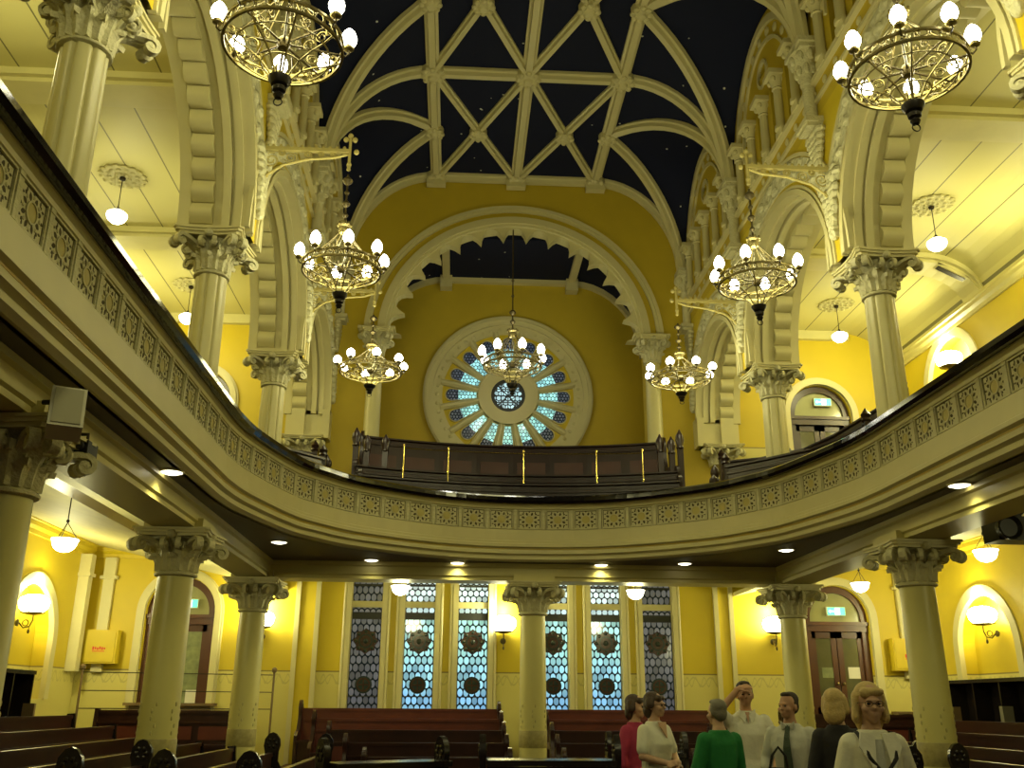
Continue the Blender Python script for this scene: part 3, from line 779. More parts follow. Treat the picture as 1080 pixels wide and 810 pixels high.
# frieze panels: square frame, eight-lobed rosette, dark leaf patches painted as shaded openings
def frieze_panel():
    mb = MB(); w, h = .19, .155; mpl = lambda u, z, d: (u, d, z)
    mb.box(-w, w, -.012, .004, -h, h, 0)
    for a, b, c, d in ((-w, w, h - .014, h), (-w, w, -h, -h + .014), (-w, -w + .014, -h, h), (w - .014, w, -h, h)): mb.box(a, b, -.028, -.010, c, d, 0)
    for a, b, c, d in ((-w + .016, w - .016, h - .024, h - .016), (-w + .016, -w + .024, -h + .03, h - .02), (w - .024, w - .016, -h + .03, h - .02)): mb.box(a, b, -.0135, -.010, c, d, 1)
    def blade(cx, cz, a, ln, wd):                              # thin dark leaf on the plate, painted shade of a pierced slot
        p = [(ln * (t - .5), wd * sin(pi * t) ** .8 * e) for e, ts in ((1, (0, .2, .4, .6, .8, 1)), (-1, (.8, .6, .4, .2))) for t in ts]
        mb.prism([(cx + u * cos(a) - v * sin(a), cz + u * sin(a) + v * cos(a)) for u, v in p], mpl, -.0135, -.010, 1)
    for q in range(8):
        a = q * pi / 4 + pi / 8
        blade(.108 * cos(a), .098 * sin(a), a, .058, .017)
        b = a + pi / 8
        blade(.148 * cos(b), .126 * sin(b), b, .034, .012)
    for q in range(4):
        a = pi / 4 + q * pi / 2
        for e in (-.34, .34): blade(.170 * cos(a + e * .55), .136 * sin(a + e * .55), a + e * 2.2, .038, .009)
    mb.ring([(.066 * cos(t), .062 * sin(t)) for t in [2 * pi * k / 24 for k in range(24)]], [(.078 * cos(t), .074 * sin(t)) for t in [2 * pi * k / 24 for k in range(24)]], mpl, -.022, -.010, 0, True)
    for q in range(8):
        a = q * pi / 4; mb.ball((.118 * cos(a), -.012, .106 * sin(a)), (.016, .010, .014), 6, 5, 0)
    mb.lathe([(.064, .010), (.064, .014), (.040, .019), (.01, .020)], 12, (0, 0, 0), 2, Matrix.Rotation(pi / 2, 3, 'X'))
    return mb
pan_mats = [M['stone'], M['sunk'] if 'sunk' in M else paint('leaf_slot_shade', (.07, .055, .02), .8), paint('ochre_disc', (.50, .42, .13), .6)]
proto = None
L = [0]
for i in range(1, len(PATH)): L.append(L[-1] + sqrt((PATH[i][0] - PATH[i - 1][0]) ** 2 + (PATH[i][1] - PATH[i - 1][1]) ** 2))
mid = L[-1] / 2
def at_len(d):
    for i in range(1, len(L)):
        if L[i] >= d or i == len(L) - 1:
            t = (d - L[i - 1]) / (L[i] - L[i - 1]); a, b = PATH[i - 1], PATH[i]
            return (a[0] + (b[0] - a[0]) * t, a[1] + (b[1] - a[1]) * t), atan2(b[1] - a[1], b[0] - a[0])
strip = None
k = 0; d = .0; n = 0
pos = []
step = .455
for j in range(-40, 41):
    d = mid + j * step
    if d < 2 or d > L[-1] - 2: continue
    (x, y), a = at_len(d)
    if y < 3.6: continue
    pos.append((x, y, a))
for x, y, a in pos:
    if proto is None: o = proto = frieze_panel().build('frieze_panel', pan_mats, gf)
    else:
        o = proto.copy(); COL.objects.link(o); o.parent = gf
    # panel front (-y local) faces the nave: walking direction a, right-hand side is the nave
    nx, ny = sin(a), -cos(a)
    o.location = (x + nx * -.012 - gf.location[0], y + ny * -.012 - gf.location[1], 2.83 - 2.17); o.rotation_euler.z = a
    if strip is None:
        mb = MB(); mb.box(-.026, .026, -.022, .012, -.158, .158); mb.box(-.034, .034, -.028, .012, .125, .158); strip = st_ = mb.build('frieze_pilaster', M['stone'], gf)
    else:
        st_ = strip.copy(); COL.objects.link(st_); st_.parent = gf
    st_.location = (x - cos(a) * step / 2 - gf.location[0], y - sin(a) * step / 2 - gf.location[1], 2.83 - 2.17); st_.rotation_euler.z = a

# soffit, beams, gallery floor
def outer(p, hx, yy):
    x, y = p
    if y <= 10.5: return (math.copysign(hx, x), y)
    dx, dy = x, y - 9.5
    t = min(hx / abs(dx) if abs(dx) > 1e-6 else 1e9, (yy - 9.5) / dy)
    return (dx * t, 9.5 + dy * t)
def shrink(p):
    return p
pin = []
for i in range(len(PATH)):
    x, y, nx, ny = mitre(PATH, i); pin.append((x - nx * .08, y - ny * .08))
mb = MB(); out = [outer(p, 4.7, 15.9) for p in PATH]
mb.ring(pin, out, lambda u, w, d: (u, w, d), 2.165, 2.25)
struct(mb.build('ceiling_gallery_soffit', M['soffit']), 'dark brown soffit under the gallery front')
mb = MB(); out = [outer(p, 5.0, 16.1) for p in PATH]
mb.ring(pin, out, lambda u, w, d: (u, w, d), 2.27, 2.4)
for s in (-1, 1):
    for x0, x1, z in ((4.95, 5.9, 2.7), (5.9, 6.8, 3.0), (6.8, XS, 3.3)):
        mb.box(min(s * x0, s * x1), max(s * x0, s * x1), Y0, 16.05 if x0 < 6 else YB, z - .32, z)
struct(mb.build('floor_gallery', M['wood']), 'stepped floor of the gallery')
mb = MB()
for y0, y1, z in ((16.0, 16.9, 2.75), (16.9, 17.8, 3.15), (17.8, YB, 3.55)):
    mb.box(-5.9, 5.9, y0, y1, z - .35, z)
struct(mb.build('floor_gallery_rear', M['wood']), 'stepped floor of the rear gallery')
def beam(path, name, label):
    mb = MB(); mb.plan(path, [(-.24, 1.90), (.24, 1.90), (.24, 1.95), (.27, 1.97), (.27, 2.09), (.31, 2.11), (.31, 2.165), (-.24, 2.165)])
    return struct(mb.build(name, M['beam']), label)
beam([(-CX, Y0), (-CX, CY[0]), (CX, CY[0]), (CX, Y0)], 'trim_gallery_beam', 'cream beam carrying the gallery over the columns')
mb = MB()
for x, y, lab in lowspots: mb.box(x - .33, x + .33, y - .33, y + .33, 1.87, 2.0)
struct(mb.build('trim_impost_blocks', M['beam']))

# ------------------------------------------------------------------ rose window
rw = empty('window_rose', (0, YR - .02, 7.19), label='round wheel window of sixteen blue glass petals in a cream ring', cat='window', kind='structure')
mp = lambda u, z, d: (u, d, z)
def circ(r, n=64): return [(r * cos(2 * pi * i / n), r * sin(2 * pi * i / n)) for i in range(n)]
mb = MB(); mb.ring(circ(1.86), circ(2.09), mp, -.12, .02, 0, True); mb.ring(circ(1.98), circ(2.05), mp, -.17, .0, 0, True); mb.build('outer_ring', M['cream'], rw)
mb = MB(); mb.ring(circ(1.62), circ(1.87), mp, -.06, .02, 0, True)
for q in range(48):
    a = 2 * pi * q / 48; mb.ball((1.745 * cos(a), -.06, 1.745 * sin(a)), (.05, .02, .05), 8, 5)
mb.build('stencilled_ring', M['cream'], rw)
mb = MB(); mb.ring(circ(.3), circ(1.64), mp, -.01, .02, 0, True); mb.build('plaster_disc', M['yellow'], rw)
mb = MB(); mb.ring(circ(.42, 40), circ(.74, 40), mp, -.10, .02, 0, True); mb.ring(circ(.68, 40), circ(.74, 40), mp, -.13, .02, 0, True); mb.build('inner_ring', M['cream'], rw)
mb = MB(); mb.ring(circ(.34, 32), circ(.43, 32), mp, -.08, .02, 0, True)
for q in range(12):
    a = 2 * pi * q / 12; mb.ball((.345 * cos(a), -.05, .345 * sin(a)), (.045, .03, .045), 8, 5)
mb.build('hub_frame', M['lead'], rw)
mb = MB(); mb.prism(circ(.36, 32), mp, -.03, .0); mb.build('hub_pane', M['glass_top'], rw)
mb = MB()
for q in range(4):
    a = q * pi / 4; mb.sweep3([(-.36 * cos(a), -.04, -.36 * sin(a)), (.36 * cos(a), -.04, .36 * sin(a))], [(-.012, -.012), (.012, -.012), (.012, .012), (-.012, .012)], (0, -1, 0))
for dd in (-.17, .17): 
    mb.sweep3([(dd, -.04, -.3), (dd, -.04, .3)], [(-.01, -.01), (.01, -.01), (.01, .01), (-.01, .01)], (0, -1, 0)); mb.sweep3([(-.3, -.04, dd), (.3, -.04, dd)], [(-.01, -.01), (.01, -.01), (.01, .01), (-.01, .01)], (0, -1, 0))
mb.build('hub_leading', M['lead'], rw)
for q in range(16):
    a = 2 * pi * q / 16
    def pet(r0, r1, w0, w1, n=8):
        p = [(r0, -w0), (r1, -w1)] + [(r1 + w1 * sin(pi * j / n), -w1 * cos(pi * j / n)) for j in range(1, n)] + [(r1, w1), (r0, w0)]
        return [(u * cos(a) - v * sin(a), u * sin(a) + v * cos(a)) for u, v in p]
    mb = MB(); mb.prism(pet(.78, 1.24, .07, .135), mp, -.035, -.012, 0); mb.build('petal_pane', M['glass_rose'], rw)
    mb = MB(); mb.ring(pet(1.25, 1.37, .125, .135), pet(1.25, 1.37, .14, .15), mp, -.045, -.03, 0, True); 
    p = pet(1.22, 1.37, .13, .145); mb.prism(p, mp, -.040, -.014, 1); mb.build('petal_tip', [M['lead'], M['glass_rose_rim']], rw)
    mb = MB(); mb.ring(pet(.77, 1.38, .075, .145), pet(.76, 1.38, .09, .165), mp, -.055, .0, 0, True); mb.build('petal_frame', M['cream'], rw)
    b = a + pi / 16
    mb = MB(); sp = [(.74, -.05), (1.66, -.075), (1.66, .075), (.74, .05)]
    mb.sweep3([(.72 * cos(b), -.0, .72 * sin(b)), (1.68 * cos(b), -.0, 1.68 * sin(b))], [(-.085, -.02), (-.075, .07), (-.02, .12), (.02, .12), (.075, .07), (.085, -.02)], (0, -1, 0)); mb.build('spoke', M['cream'], rw)

# ------------------------------------------------------------------ tall windows
for i, x in enumerate(WX):
    dim = i in (0, 5)
    w = empty('window_%d' % (i + 1), (x, YB + .06, 0), label=['dim grey leaded window, leftmost of six', 'bright cyan leaded window, second from the left', 'bright leaded window just left of the middle column', 'bright leaded window just right of the middle column',
              'bright leaded window second from the right', 'dim grey leaded window, rightmost of six'][i], cat='window', kind='structure')
    mb = MB(); mb.box(-.30, .30, .02, .05, -1.0, 1.62); p = mb.build('pane', M['glass_dim'] if dim else M['glass_lit'], w)
    mb = MB(); mb.box(-.30, .30, .02, .05, 1.72, 2.62); mb.build('top_pane', M['glass_dim'] if dim else M['glass_top'], w)
    mb = MB(); mb.box(-.31, .31, -.04, .06, 1.83, 1.95); mb.box(-.31, .31, -.0, .06, 1.60, 1.74, 1); mb.box(-.31, .31, -.0, .055, 2.25, 2.29, 1); mb.build('transom', [M['cream'], M['lead']], w)
    mb = MB(); mb.box(-.31, .31, 0, .055, .135, .155); mb.box(-.31, .31, 0, .055, -.30, -.28)
    mb.box(-.31, -.285, .0, .055, -1, 1.6); mb.box(.285, .31, .0, .055, -1, 1.6); mb.build('leading', M['lead'], w)
    mb = MB()
    for zc, R in ((1.18, .25),):
        pts = [((R if j % 2 == 0 else R * .82) * cos(2 * pi * j / 16), zc + (R if j % 2 == 0 else R * .82) * sin(2 * pi * j / 16)) for j in range(16)]
        mb.prism(pts, mp, -.01, .03, 0); mb.ring([(.11 * cos(2 * pi * j / 16), zc + .11 * sin(2 * pi * j / 16)) for j in range(16)], [(.14 * cos(2 * pi * j / 16), zc + .14 * sin(2 * pi * j / 16)) for j in range(16)], mp, -.02, .0, 1, True)
        mb.ball((0, -.01, zc), (.05, .02, .05), 8, 6, 1)
        for j in range(8):
            a = 2 * pi * j / 8; mb.ball((.185 * cos(a), -.01, zc + .185 * sin(a)), (.035, .015, .035), 6, 5, 1)
    mb.build('upper_medallion', [M['medal'], M['medal2']], w)
    mb = MB(); zc = .36; pts = [(.165 * cos(2 * pi * j / 20), zc + .165 * sin(2 * pi * j / 20)) for j in range(20)]
    mb.prism(pts, mp, -.01, .03, 0); mb.ring([(p_[0] * .62, zc + (p_[1] - zc) * .62) for p_ in pts], [(p_[0] * .80, zc + (p_[1] - zc) * .80) for p_ in pts], mp, -.02, 0, 1, True)
    mb.box(-.012, .012, -.02, 0, zc - .11, zc + .11, 1); mb.box(-.11, .11, -.02, 0, zc - .012, zc + .012, 1)
    mb.build('lower_medallion', [M['medal2'], M['medal']], w)
    mb = MB()
    for s in (-1, 1):
        mb.box(min(s * .31, s * .40), max(s * .31, s * .40), -.14, -.01, FZ, 2.62); mb.lathe([(.035, FZ), (.035, 2.6)], 10, (s * .43, -.10, 0))
        mb.box(min(s * .295, s * .32), max(s * .295, s * .32), -.05, .05, FZ, 2.62)
    mb.build('frame', M['cream'], w)

# ------------------------------------------------------------------ doors
def arched_door(name, x, z0, zs, R, label, mirror, transom, wood='door'):
    d = empty(name, (x, YB + .12, 0), label=label, cat='door', kind='structure')
    a = [(-R, z0)] + arc(0, zs, -R, R, 0, pi, 20) + [(R, z0)]
    i_ = [(-R + .13, z0)] + arc(0, zs, -R + .13, R - .13, 0, pi, 20) + [(R - .13, z0)]
    mb = MB(); mb.ring(i_, a, mp, -.06, .06); mb.build('frame', M[wood], d)
    b = [(-R - .18, z0)] + arc(0, zs, -R - .18, R + .18, 0, pi, 20) + [(R + .18, z0)]
    c = [(-R - .02, z0)] + arc(0, zs, -R - .02, R + .02, 0, pi, 20) + [(R + .02, z0)]
    mb = MB(); mb.ring(c, b, mp, -.18, -.10); b2 = [(-R - .14, z0)] + arc(0, zs, -R - .14, R + .14, 0, pi, 20) + [(R + .14, z0)]
    mb.ring(c, b2, mp, -.22, -.17); mb.build('surround', M['cream'], d)
    mb = MB(); ft = arc(0, zs, -R + .12, R - .12, 0, pi, 20)
    fl = [(-R + .12, transom)] + [(u, z) for u, z in ft] + [(R - .12, transom)]
    mb.prism(fl, mp, .0, .03); mb.build('fanlight', M['fan'], d)
    mb = MB(); mb.box(-R + .02, R - .02, -.09, .05, transom - .16, transom + .0); mb.box(-R + .0, R - .0, -.12, .02, transom - .04, transom + .03); mb.build('transom', M[wood], d)
    zt = transom - .16
    for s in (-1, 1):
        x0, x1 = (.01, R - .12) if s > 0 else (-R + .12, -.01)
        mb = MB(); w = .11
        mb.box(x0, x1, -.01, .04, z0, z0 + .55); mb.box(x0, x1, -.01, .04, zt - .13, zt)
        mb.box(x0, x0 + w, -.01, .04, z0, zt); mb.box(x1 - w, x1, -.01, .04, z0, zt)
        mb.box(x0 + w + .03, x1 - w - .03, -.03, .0, z0 + .12, z0 + .45)
        lf = mb.build('leaf', M[wood], d)
        mb = MB(); mb.box(x0 + w, x1 - w, .008, .02, z0 + .55, zt - .13); mb.build('pane', M['door_glass2'] if mirror else M['door_glass'], lf)
        mb = MB(); hx = x0 + .05 if s > 0 else x1 - .05; mb.ball((hx, -.05, z0 + 1.0), .03, 8, 6); mb.tube([(hx, -.05, z0 + 1.0), (hx, .0, z0 + 1.0)], .012); mb.build('knob', M['brass'], lf)
    return d
arched_door('door_1', DOORX[0], -.55, 1.70, .66, 'arched brown double door with fanlight at the head of the left steps', True, 1.62)
arched_door('door_2', DOORX[1], -.55, 1.70, .66, 'arched brown double door under a glowing exit sign, right of the nave', False, 1.62)
arched_door('door_3', -6.70, 3.4, 6.05, .67, 'arched dark door of the left gallery aisle, half hidden by the handrail', False, 6.0, 'door_dark')
arched_door('door_4', 6.70, 3.4, 6.05, .67, 'arched dark door of the right gallery aisle with exit sign', False, 6.0, 'door_dark')
def exit_sign(x, z, y, label, w=.36, h=.15):
    e = empty('exit_sign', (x, y, z), label=label, cat='sign', group='exit signs')
    mb = MB(); mb.box(-w / 2 - .015, w / 2 + .015, 0, .06, -h / 2 - .015, h / 2 + .015); mb.build('housing', M['white'], e)
    mb = MB(); mb.box(-w / 2, w / 2, -.006, .0, -h / 2, h / 2); mb.build('lit_face', M['exit'], e)
    mb = MB()
    # white doorway with a running figure
    mb.box(-.03, .075, -.010, -.005, -h / 2 + .01, h / 2 - .01)
    mb.box(-.13, -.05, -.010, -.005, -.012, .012); mb.prism([(-.16, 0), (-.12, .035), (-.12, -.035)], mp, -.010, -.005)
    mb.build('white_pictogram', M['exitw'], e)
    mb = MB(); mb.ball((.035, -.010, .042), (.012, .004, .012), 8, 6)
    for p, q in (((.03, .028), (.018, -.01)), ((.018, -.01), (.045, -.03)), ((.045, -.03), (.04, -.06)), ((.018, -.01), (-.01, -.05)), ((.028, .02), (.058, .002)), ((.028, .02), (.0, .008))):
        mb.sweep3([(p[0], -.012, p[1]), (q[0], -.012, q[1])], [(-.006, -.002), (.006, -.002), (.006, .002), (-.006, .002)], (0, -1, 0))
    mb.build('running_figure', M['exit'], e)
    return e
exit_sign(6.62, 1.86, YB + .02, 'lit green and white exit sign over the right lower door')
exit_sign(-6.42, 1.86, YB + .02, 'lit green and white exit sign over the left lower door, half behind a column')
exit_sign(6.80, 6.36, YB + .02, 'lit green and white exit sign over the right gallery door')
def paper(name, x, z, w, h, y, label, mat='paper', lines=None):
    o = empty(name, (x, y, z), label=label, cat='notice')
    mb = MB(); mb.box(-w / 2, w / 2, -.004, .0, -h / 2, h / 2); mb.build('sheet', M[mat], o)
    return o
paper('paper_notice', 6.93, .66, .28, .22, YB + .125, 'white sheet of paper on the right leaf of the right door')
paper('paper_notice', 6.38, .66, .26, .20, YB + .125, 'pale green sheet of paper on the left leaf of the right door', 'door_glass2')
paper('paper_notice', -6.20, .10, .22, .28, YB + .125, 'white sheet of paper low on the left door')
# ------------------------------------------------------------------ light fittings
LIGHTS = dict(chand=84, pend_up=62, pend_low=46, sconce=60, niche=100, down=26, centre=84)
def make_chandelier():
    root = empty('chandelier', (0, 0, 0))
    R = .50
    mb = MB(); N = 32                                         # pierced ring band: two hoops and scrolls between
    for z in (-.045, .05): mb.ring(circ(R - .012, 40), circ(R + .012, 40), lambda u, w, d: (u, w, d), z - .012, z + .012, 0, True)
    for q in range(N):
        a = 2 * pi * q / N
        mb.tube([((R) * cos(a + .09 * cos(t)), R * sin(a + .09 * cos(t)), .002 + .042 * sin(t)) for t in [2 * pi * j / 10 for j in range(10)]], .007, 4, closed=True)
    mb.build('ring_band', M['brass'], root)
    mb = MB(); mb.lathe([(.0, -.06), (.045, -.05), (.06, -.01), (.06, .02), (.035, .06), (.02, .07)], 14); mb.build('hub', M['brass_dark'], root)
    # lower basket of scrolls and the dark finial
    mb = MB()
    for q in range(8):
        a = q * pi / 4 + pi / 8; d = Vector((cos(a), sin(a), 0))
        mb.tube([d * r + Vector((0, 0, z)) for r, z in ((R, -.03), (.40, -.10), (.28, -.15), (.17, -.22), (.10, -.31), (.075, -.36))], .009, 5)
        for rc, zc, rr in ((.37, -.03, .06), (.25, -.08, .055), (.44, .0, .035)):
            mb.tube([d * (rc + rr * (1 - t / 14) * cos(t)) + Vector((0, 0, zc + rr * (1 - t / 14) * sin(t))) for t in [.6 * j for j in range(17)]], .0065, 4)
    for r, z in ((.40, -.10), (.17, -.22)): mb.tube([(r * cos(t), r * sin(t), z) for t in [2 * pi * j / 28 for j in range(28)]], .008, 5, closed=True)
    mb.build('scroll_basket', M['brass'], root)
    mb = MB(); mb.lathe([(.0, -.56), (.03, -.55), (.045, -.52), (.03, -.495), (.055, -.48), (.06, -.45), (.04, -.43), (.07, -.42), (.095, -.38), (.10, -.355), (.06, -.34), (.0, -.335)], 16)
    mb.tube([(.035 * cos(t), 0, -.585 + .035 * sin(t)) for t in [2 * pi * j / 14 for j in range(14)]], .006, 5, closed=True)
    mb.build('finial', M['iron'], root)
    mb = MB()                                                 # upper crown and stem
    mb.lathe([(.02, .50), (.06, .51), (.075, .55), (.07, .59), (.09, .62), (.05, .65), (.02, .68)], 14)
    for q in range(8):
        a = q * pi / 4; mb.ball((.085 * cos(a), .085 * sin(a), .635), (.018, .018, .03), 6, 5)
    mb.build('crown', M['brass'], root)
    mb = MB()
    for q in range(8):
        a = q * pi / 4; d = Vector((cos(a), sin(a), 0)); mb.tube([d * .46 + Vector((0, 0, .05)), d * .26 + Vector((0, 0, .26)), d * .12 + Vector((0, 0, .44)), d * .06 + Vector((0, 0, .53))], .007, 5)
    for q in range(8):
        a = q * pi / 4 + pi / 8; d = Vector((cos(a), sin(a), 0))
        for rc, zc, rr in ((.22, .16, .06), (.16, .30, .045)):
            mb.tube([d * (rc + rr * (1 - t / 14) * cos(t)) + Vector((0, 0, zc + rr * (1 - t / 14) * sin(t))) for t in [.6 * j for j in range(15)]], .006, 4)
    mb.build('cage', M['brass_dark'], root)
    for q in range(8):
        a = q * pi / 4 + .25; d = Vector((cos(a), sin(a), 0))
        mb = MB(); mb.tube([d * .05, d * .48], .011, 6); mb.tube([d * .49 + Vector((0, 0, .03)), d * .525 + Vector((0, 0, .0)), d * .555 + Vector((0, 0, .03)), d * .55 + Vector((0, 0, .075))], .010, 5)
        arm = mb.build('arm', M['brass_dark'], root)
        c = d * .55
        mb = MB(); mb.lathe([(.012, .06), (.045, .075), (.05, .09), (.03, .10), (.03, .115)], 12, c); mb.build('lamp_cup', M['brass'], arm)
        mb = MB(); mb.lathe([(.028, .112), (.054, .13), (.068, .165), (.068, .198), (.054, .242), (.029, .278), (.006, .297)], 14, c); mb.build('bulb', M['bulb'], arm)
    return root
def hang(root, z0, z1, knops):
    mb = MB(); mb.tube([(0, 0, z0), (0, 0, z1)], .014, 6)
    for z, r in knops: mb.lathe([(.012, z - r), (r * .8, z - r * .4), (r, z), (r * .8, z + r * .4), (.012, z + r)], 12)
    return mb.build('stem', M['brass_dark'], root)
CH = make_chandelier(); hang(CH, .60, 1.40, [(.78, .04), (.95, .055), (1.12, .035), (1.30, .07)])
chl = {(-1, 2): 'brass chandelier nearest on the left, cut by the top edge of the photo', (-1, 1): 'brass chandelier hanging from the scrolled bracket, second on the left',
       (-1, 0): 'brass chandelier low before the left foot of the great arch', (1, 2): 'brass chandelier nearest on the right, high in the upper right corner',
       (1, 1): 'brass chandelier second on the right, in front of the clustered column', (1, 0): 'brass chandelier farthest on the right, before the right arch foot'}
XH = 2.74
first = True
for s in (-1, 1):
    for i in (2, 1, 0):
        o = CH if first else copy_tree(CH); first = False
        o.location = (s * XH, CY[i], 5.35 + (.16 if i == 0 else 0)); o.scale = (1.06, 1.06, .76) if i == 0 else (1, 1, 1); tag(o, chl[(s, i)], 'chandelier', 'brass chandeliers')
        lamp('nave_light', 'POINT', (s * XH, CY[i], 5.66), LIGHTS['chand'], .45, (1, .87, .50))
cc = copy_tree(CH)
for k in list(cc.children):
    if k.name.startswith('stem'): bpy.data.objects.remove(k)
cc.location = (-.06, 19.12, 6.98); cc.scale = (1.25,) * 3
hang(cc, .60, 2.62, [(.80, .05), (.98, .06), (1.3, .03), (1.6, .03)])
tag(cc, 'brass chandelier on a long stem in front of the round window', 'chandelier', 'brass chandeliers')
lamp('nave_light', 'POINT', (-.06, 19.0, 7.35), LIGHTS['centre'] * .28, .5, (1, .87, .50))

def make_bracket():
    r = empty('chandelier_bracket', (0, 0, 0))                # root at the wall, arm along +x, bar at z = 0
    mb = MB(); mb.box(0, 1.18, -.03, .03, -.02, .03)
    mb.tube([(0, 0, -.62), (.10, 0, -.40), (.30, 0, -.24), (.62, 0, -.14), (.98, 0, -.10), (1.16, 0, -.04)], .018, 6)
    for xc, zc, rr in ((.14, -.17, .12), (.40, -.12, .09), (.62, -.07, .055), (.80, -.055, .045), (.96, -.045, .04), (.08, -.40, .06), (.28, -.05, .05)):
        mb.tube([(xc + rr * (1 - t / 15) * cos(t + xc * 9), 0, zc + rr * (1 - t / 15) * sin(t + xc * 9)) for t in [.55 * j for j in range(22)]], .011, 5)
    for j in range(12):
        x = .06 + j * .095; mb.ball((x, 0, .055), (.025, .02, .03), 6, 5)
    mb.build('scrollwork', M['cream_y'], r)
    mb = MB(); x = 1.18
    mb.tube([(x, 0, -.26), (x, 0, .20)], .022, 6)
    for px, pz in ((x, .25), (x - .06, .19), (x + .06, .19), (x + .09, 0)): mb.ball((px, 0, pz), (.038, .03, .042), 8, 6)
    mb.lathe([(.01, -.30), (.03, -.28), (.02, -.24), (.035, -.20), (.02, -.16)], 10, (x, 0, 0))
    mb.build('tip_finial', M['cream_y'], r)
    mb = MB(); mb.box(-.02, .03, -.10, .10, -.66, .10); mb.build('wall_plate', M['cream_y'], r)
    return r
M['cream_y'] = paint('yellow_cream_paint', (.64, .55, .20), .5, var=.1)
BR = make_bracket(); first = True
for s, nm in ((-1, 'left'), (1, 'right')):
    for i, w in ((2, 'nearest'), (1, 'middle'), (0, 'farthest')):
        o = BR if first else copy_tree(BR); first = False
        o.location = (s * (NW - .0), CY[i], 7.10 - (.08 if i == 0 else 0)); o.rotation_euler.z = 0 if s < 0 else pi
        tag(o, 'scrolled cream wall bracket holding the %s chandelier on the %s' % (w, nm), 'bracket', 'chandelier brackets')

def make_pendant():
    r = empty('pendant_light', (0, 0, 0))                     # origin at the ceiling
    mb = MB(); mb.lathe([(.0, -.02), (.33, -.02), (.34, -.005), (.34, .01), (0, .01)], 28)
    for k, (rr, n, sz) in enumerate(((.33, 16, .05), (.22, 12, .045), (.11, 8, .035))):
        for q in range(n):
            a = 2 * pi * q / n; mb.ball((rr * cos(a), rr * sin(a), -.02), (sz, sz, .025), 7, 5)
    mb.build('ceiling_rose', M['aisle_white'], r)
    mb = MB(); mb.lathe([(.0, -.09), (.04, -.08), (.05, -.04), (.02, -.02)], 10); mb.tube([(0, 0, -.05), (0, 0, -.62)], .008, 5); mb.lathe([(.008, -.66), (.03, -.64), (.035, -.6), (.01, -.56)], 10); mb.build('rod', M['iron'], r)
    mb = MB(); mb.lathe([(.02, -.635), (.10, -.65), (.155, -.69), (.16, -.73), (.135, -.79), (.08, -.835), (.01, -.85)], 18); mb.build('glass_shade', M['globe'], r)
    return r
PN = make_pendant(); first = True
for s, nm in ((-1, 'left'), (1, 'right')):
    for y, w in ((9.0, 'nearest'), (13.55, 'middle'), (17.7, 'farthest')):
        o = PN if first else copy_tree(PN); first = False
        o.location = (s * 6.65, y, 8.0); tag(o, 'glowing pendant under a plaster rose in the %s gallery aisle, %s' % (nm, w), 'pendant lamp', 'gallery pendants')
        lamp('pendant_bulb', 'POINT', (s * 6.65, y, 7.0), LIGHTS['pend_up'], .14, (1, .88, .52))
    for yy in (CY[3], -2.0): lamp('nave_light', 'POINT', (s * XH, yy, 5.66), LIGHTS['chand'] * 1.3, .45)  # unseen lamps without fittings, added to light the people
    lamp('pendant_bulb', 'POINT', (s * 6.65, 4.6, 7.0), LIGHTS['pend_up'] * .8, .14, (1, .88, .52))
def make_low_pendant():
    r = empty('bowl_pendant', (0, 0, 0))                      # origin at the bowl rim
    mb = MB(); mb.lathe([(.165, .0), (.16, .012), (.15, -.012), (.145, -.05), (.12, -.10), (.075, -.135), (.02, -.15)], 20); mb.build('glass_bowl', M['globe'], r)
    mb = MB()
    for q in range(3):
        a = q * 2 * pi / 3 + .3; mb.tube([(.15 * cos(a), .15 * sin(a), .0), (0, 0, .22)], .005, 4)
    mb.ball((0, 0, .235), .022, 8, 6); mb.tube([(0, 0, .23), (0, 0, .56)], .007, 5); mb.build('chain', M['iron'], r)
    return r
LP = make_low_pendant(); first = True
for x, y, z, lab in ((-6.0, 11.95, 1.90, 'bowl pendant hanging in the left aisle near the arched niche'), (6.0, 12.4, 2.02, 'bowl pendant in the right aisle above the wall niche'),
                     (-6.0, 16.9, 2.10, 'bowl pendant peeping out behind the large left column'), (6.0, 16.55, 2.08, 'bowl pendant between the two right columns by the door'),
                     (-2.12, 16.7, 1.94, 'bowl pendant in front of the leftmost tall window'), (2.02, 16.8, 1.93, 'bowl pendant in front of the rightmost tall windows')):
    o = LP if first else copy_tree(LP); first = False
    o.location = (x, y, z); tag(o, lab, 'pendant lamp', 'bowl pendants under the gallery')
    lamp('bowl_bulb', 'POINT', (x, y, z - .22), LIGHTS['pend_low'], .14, (1, .88, .50))
for s in (-1, 1): lamp('bowl_bulb', 'POINT', (s * 6.0, 7.2, 1.7), LIGHTS['pend_low'], .14, (1, .88, .50))

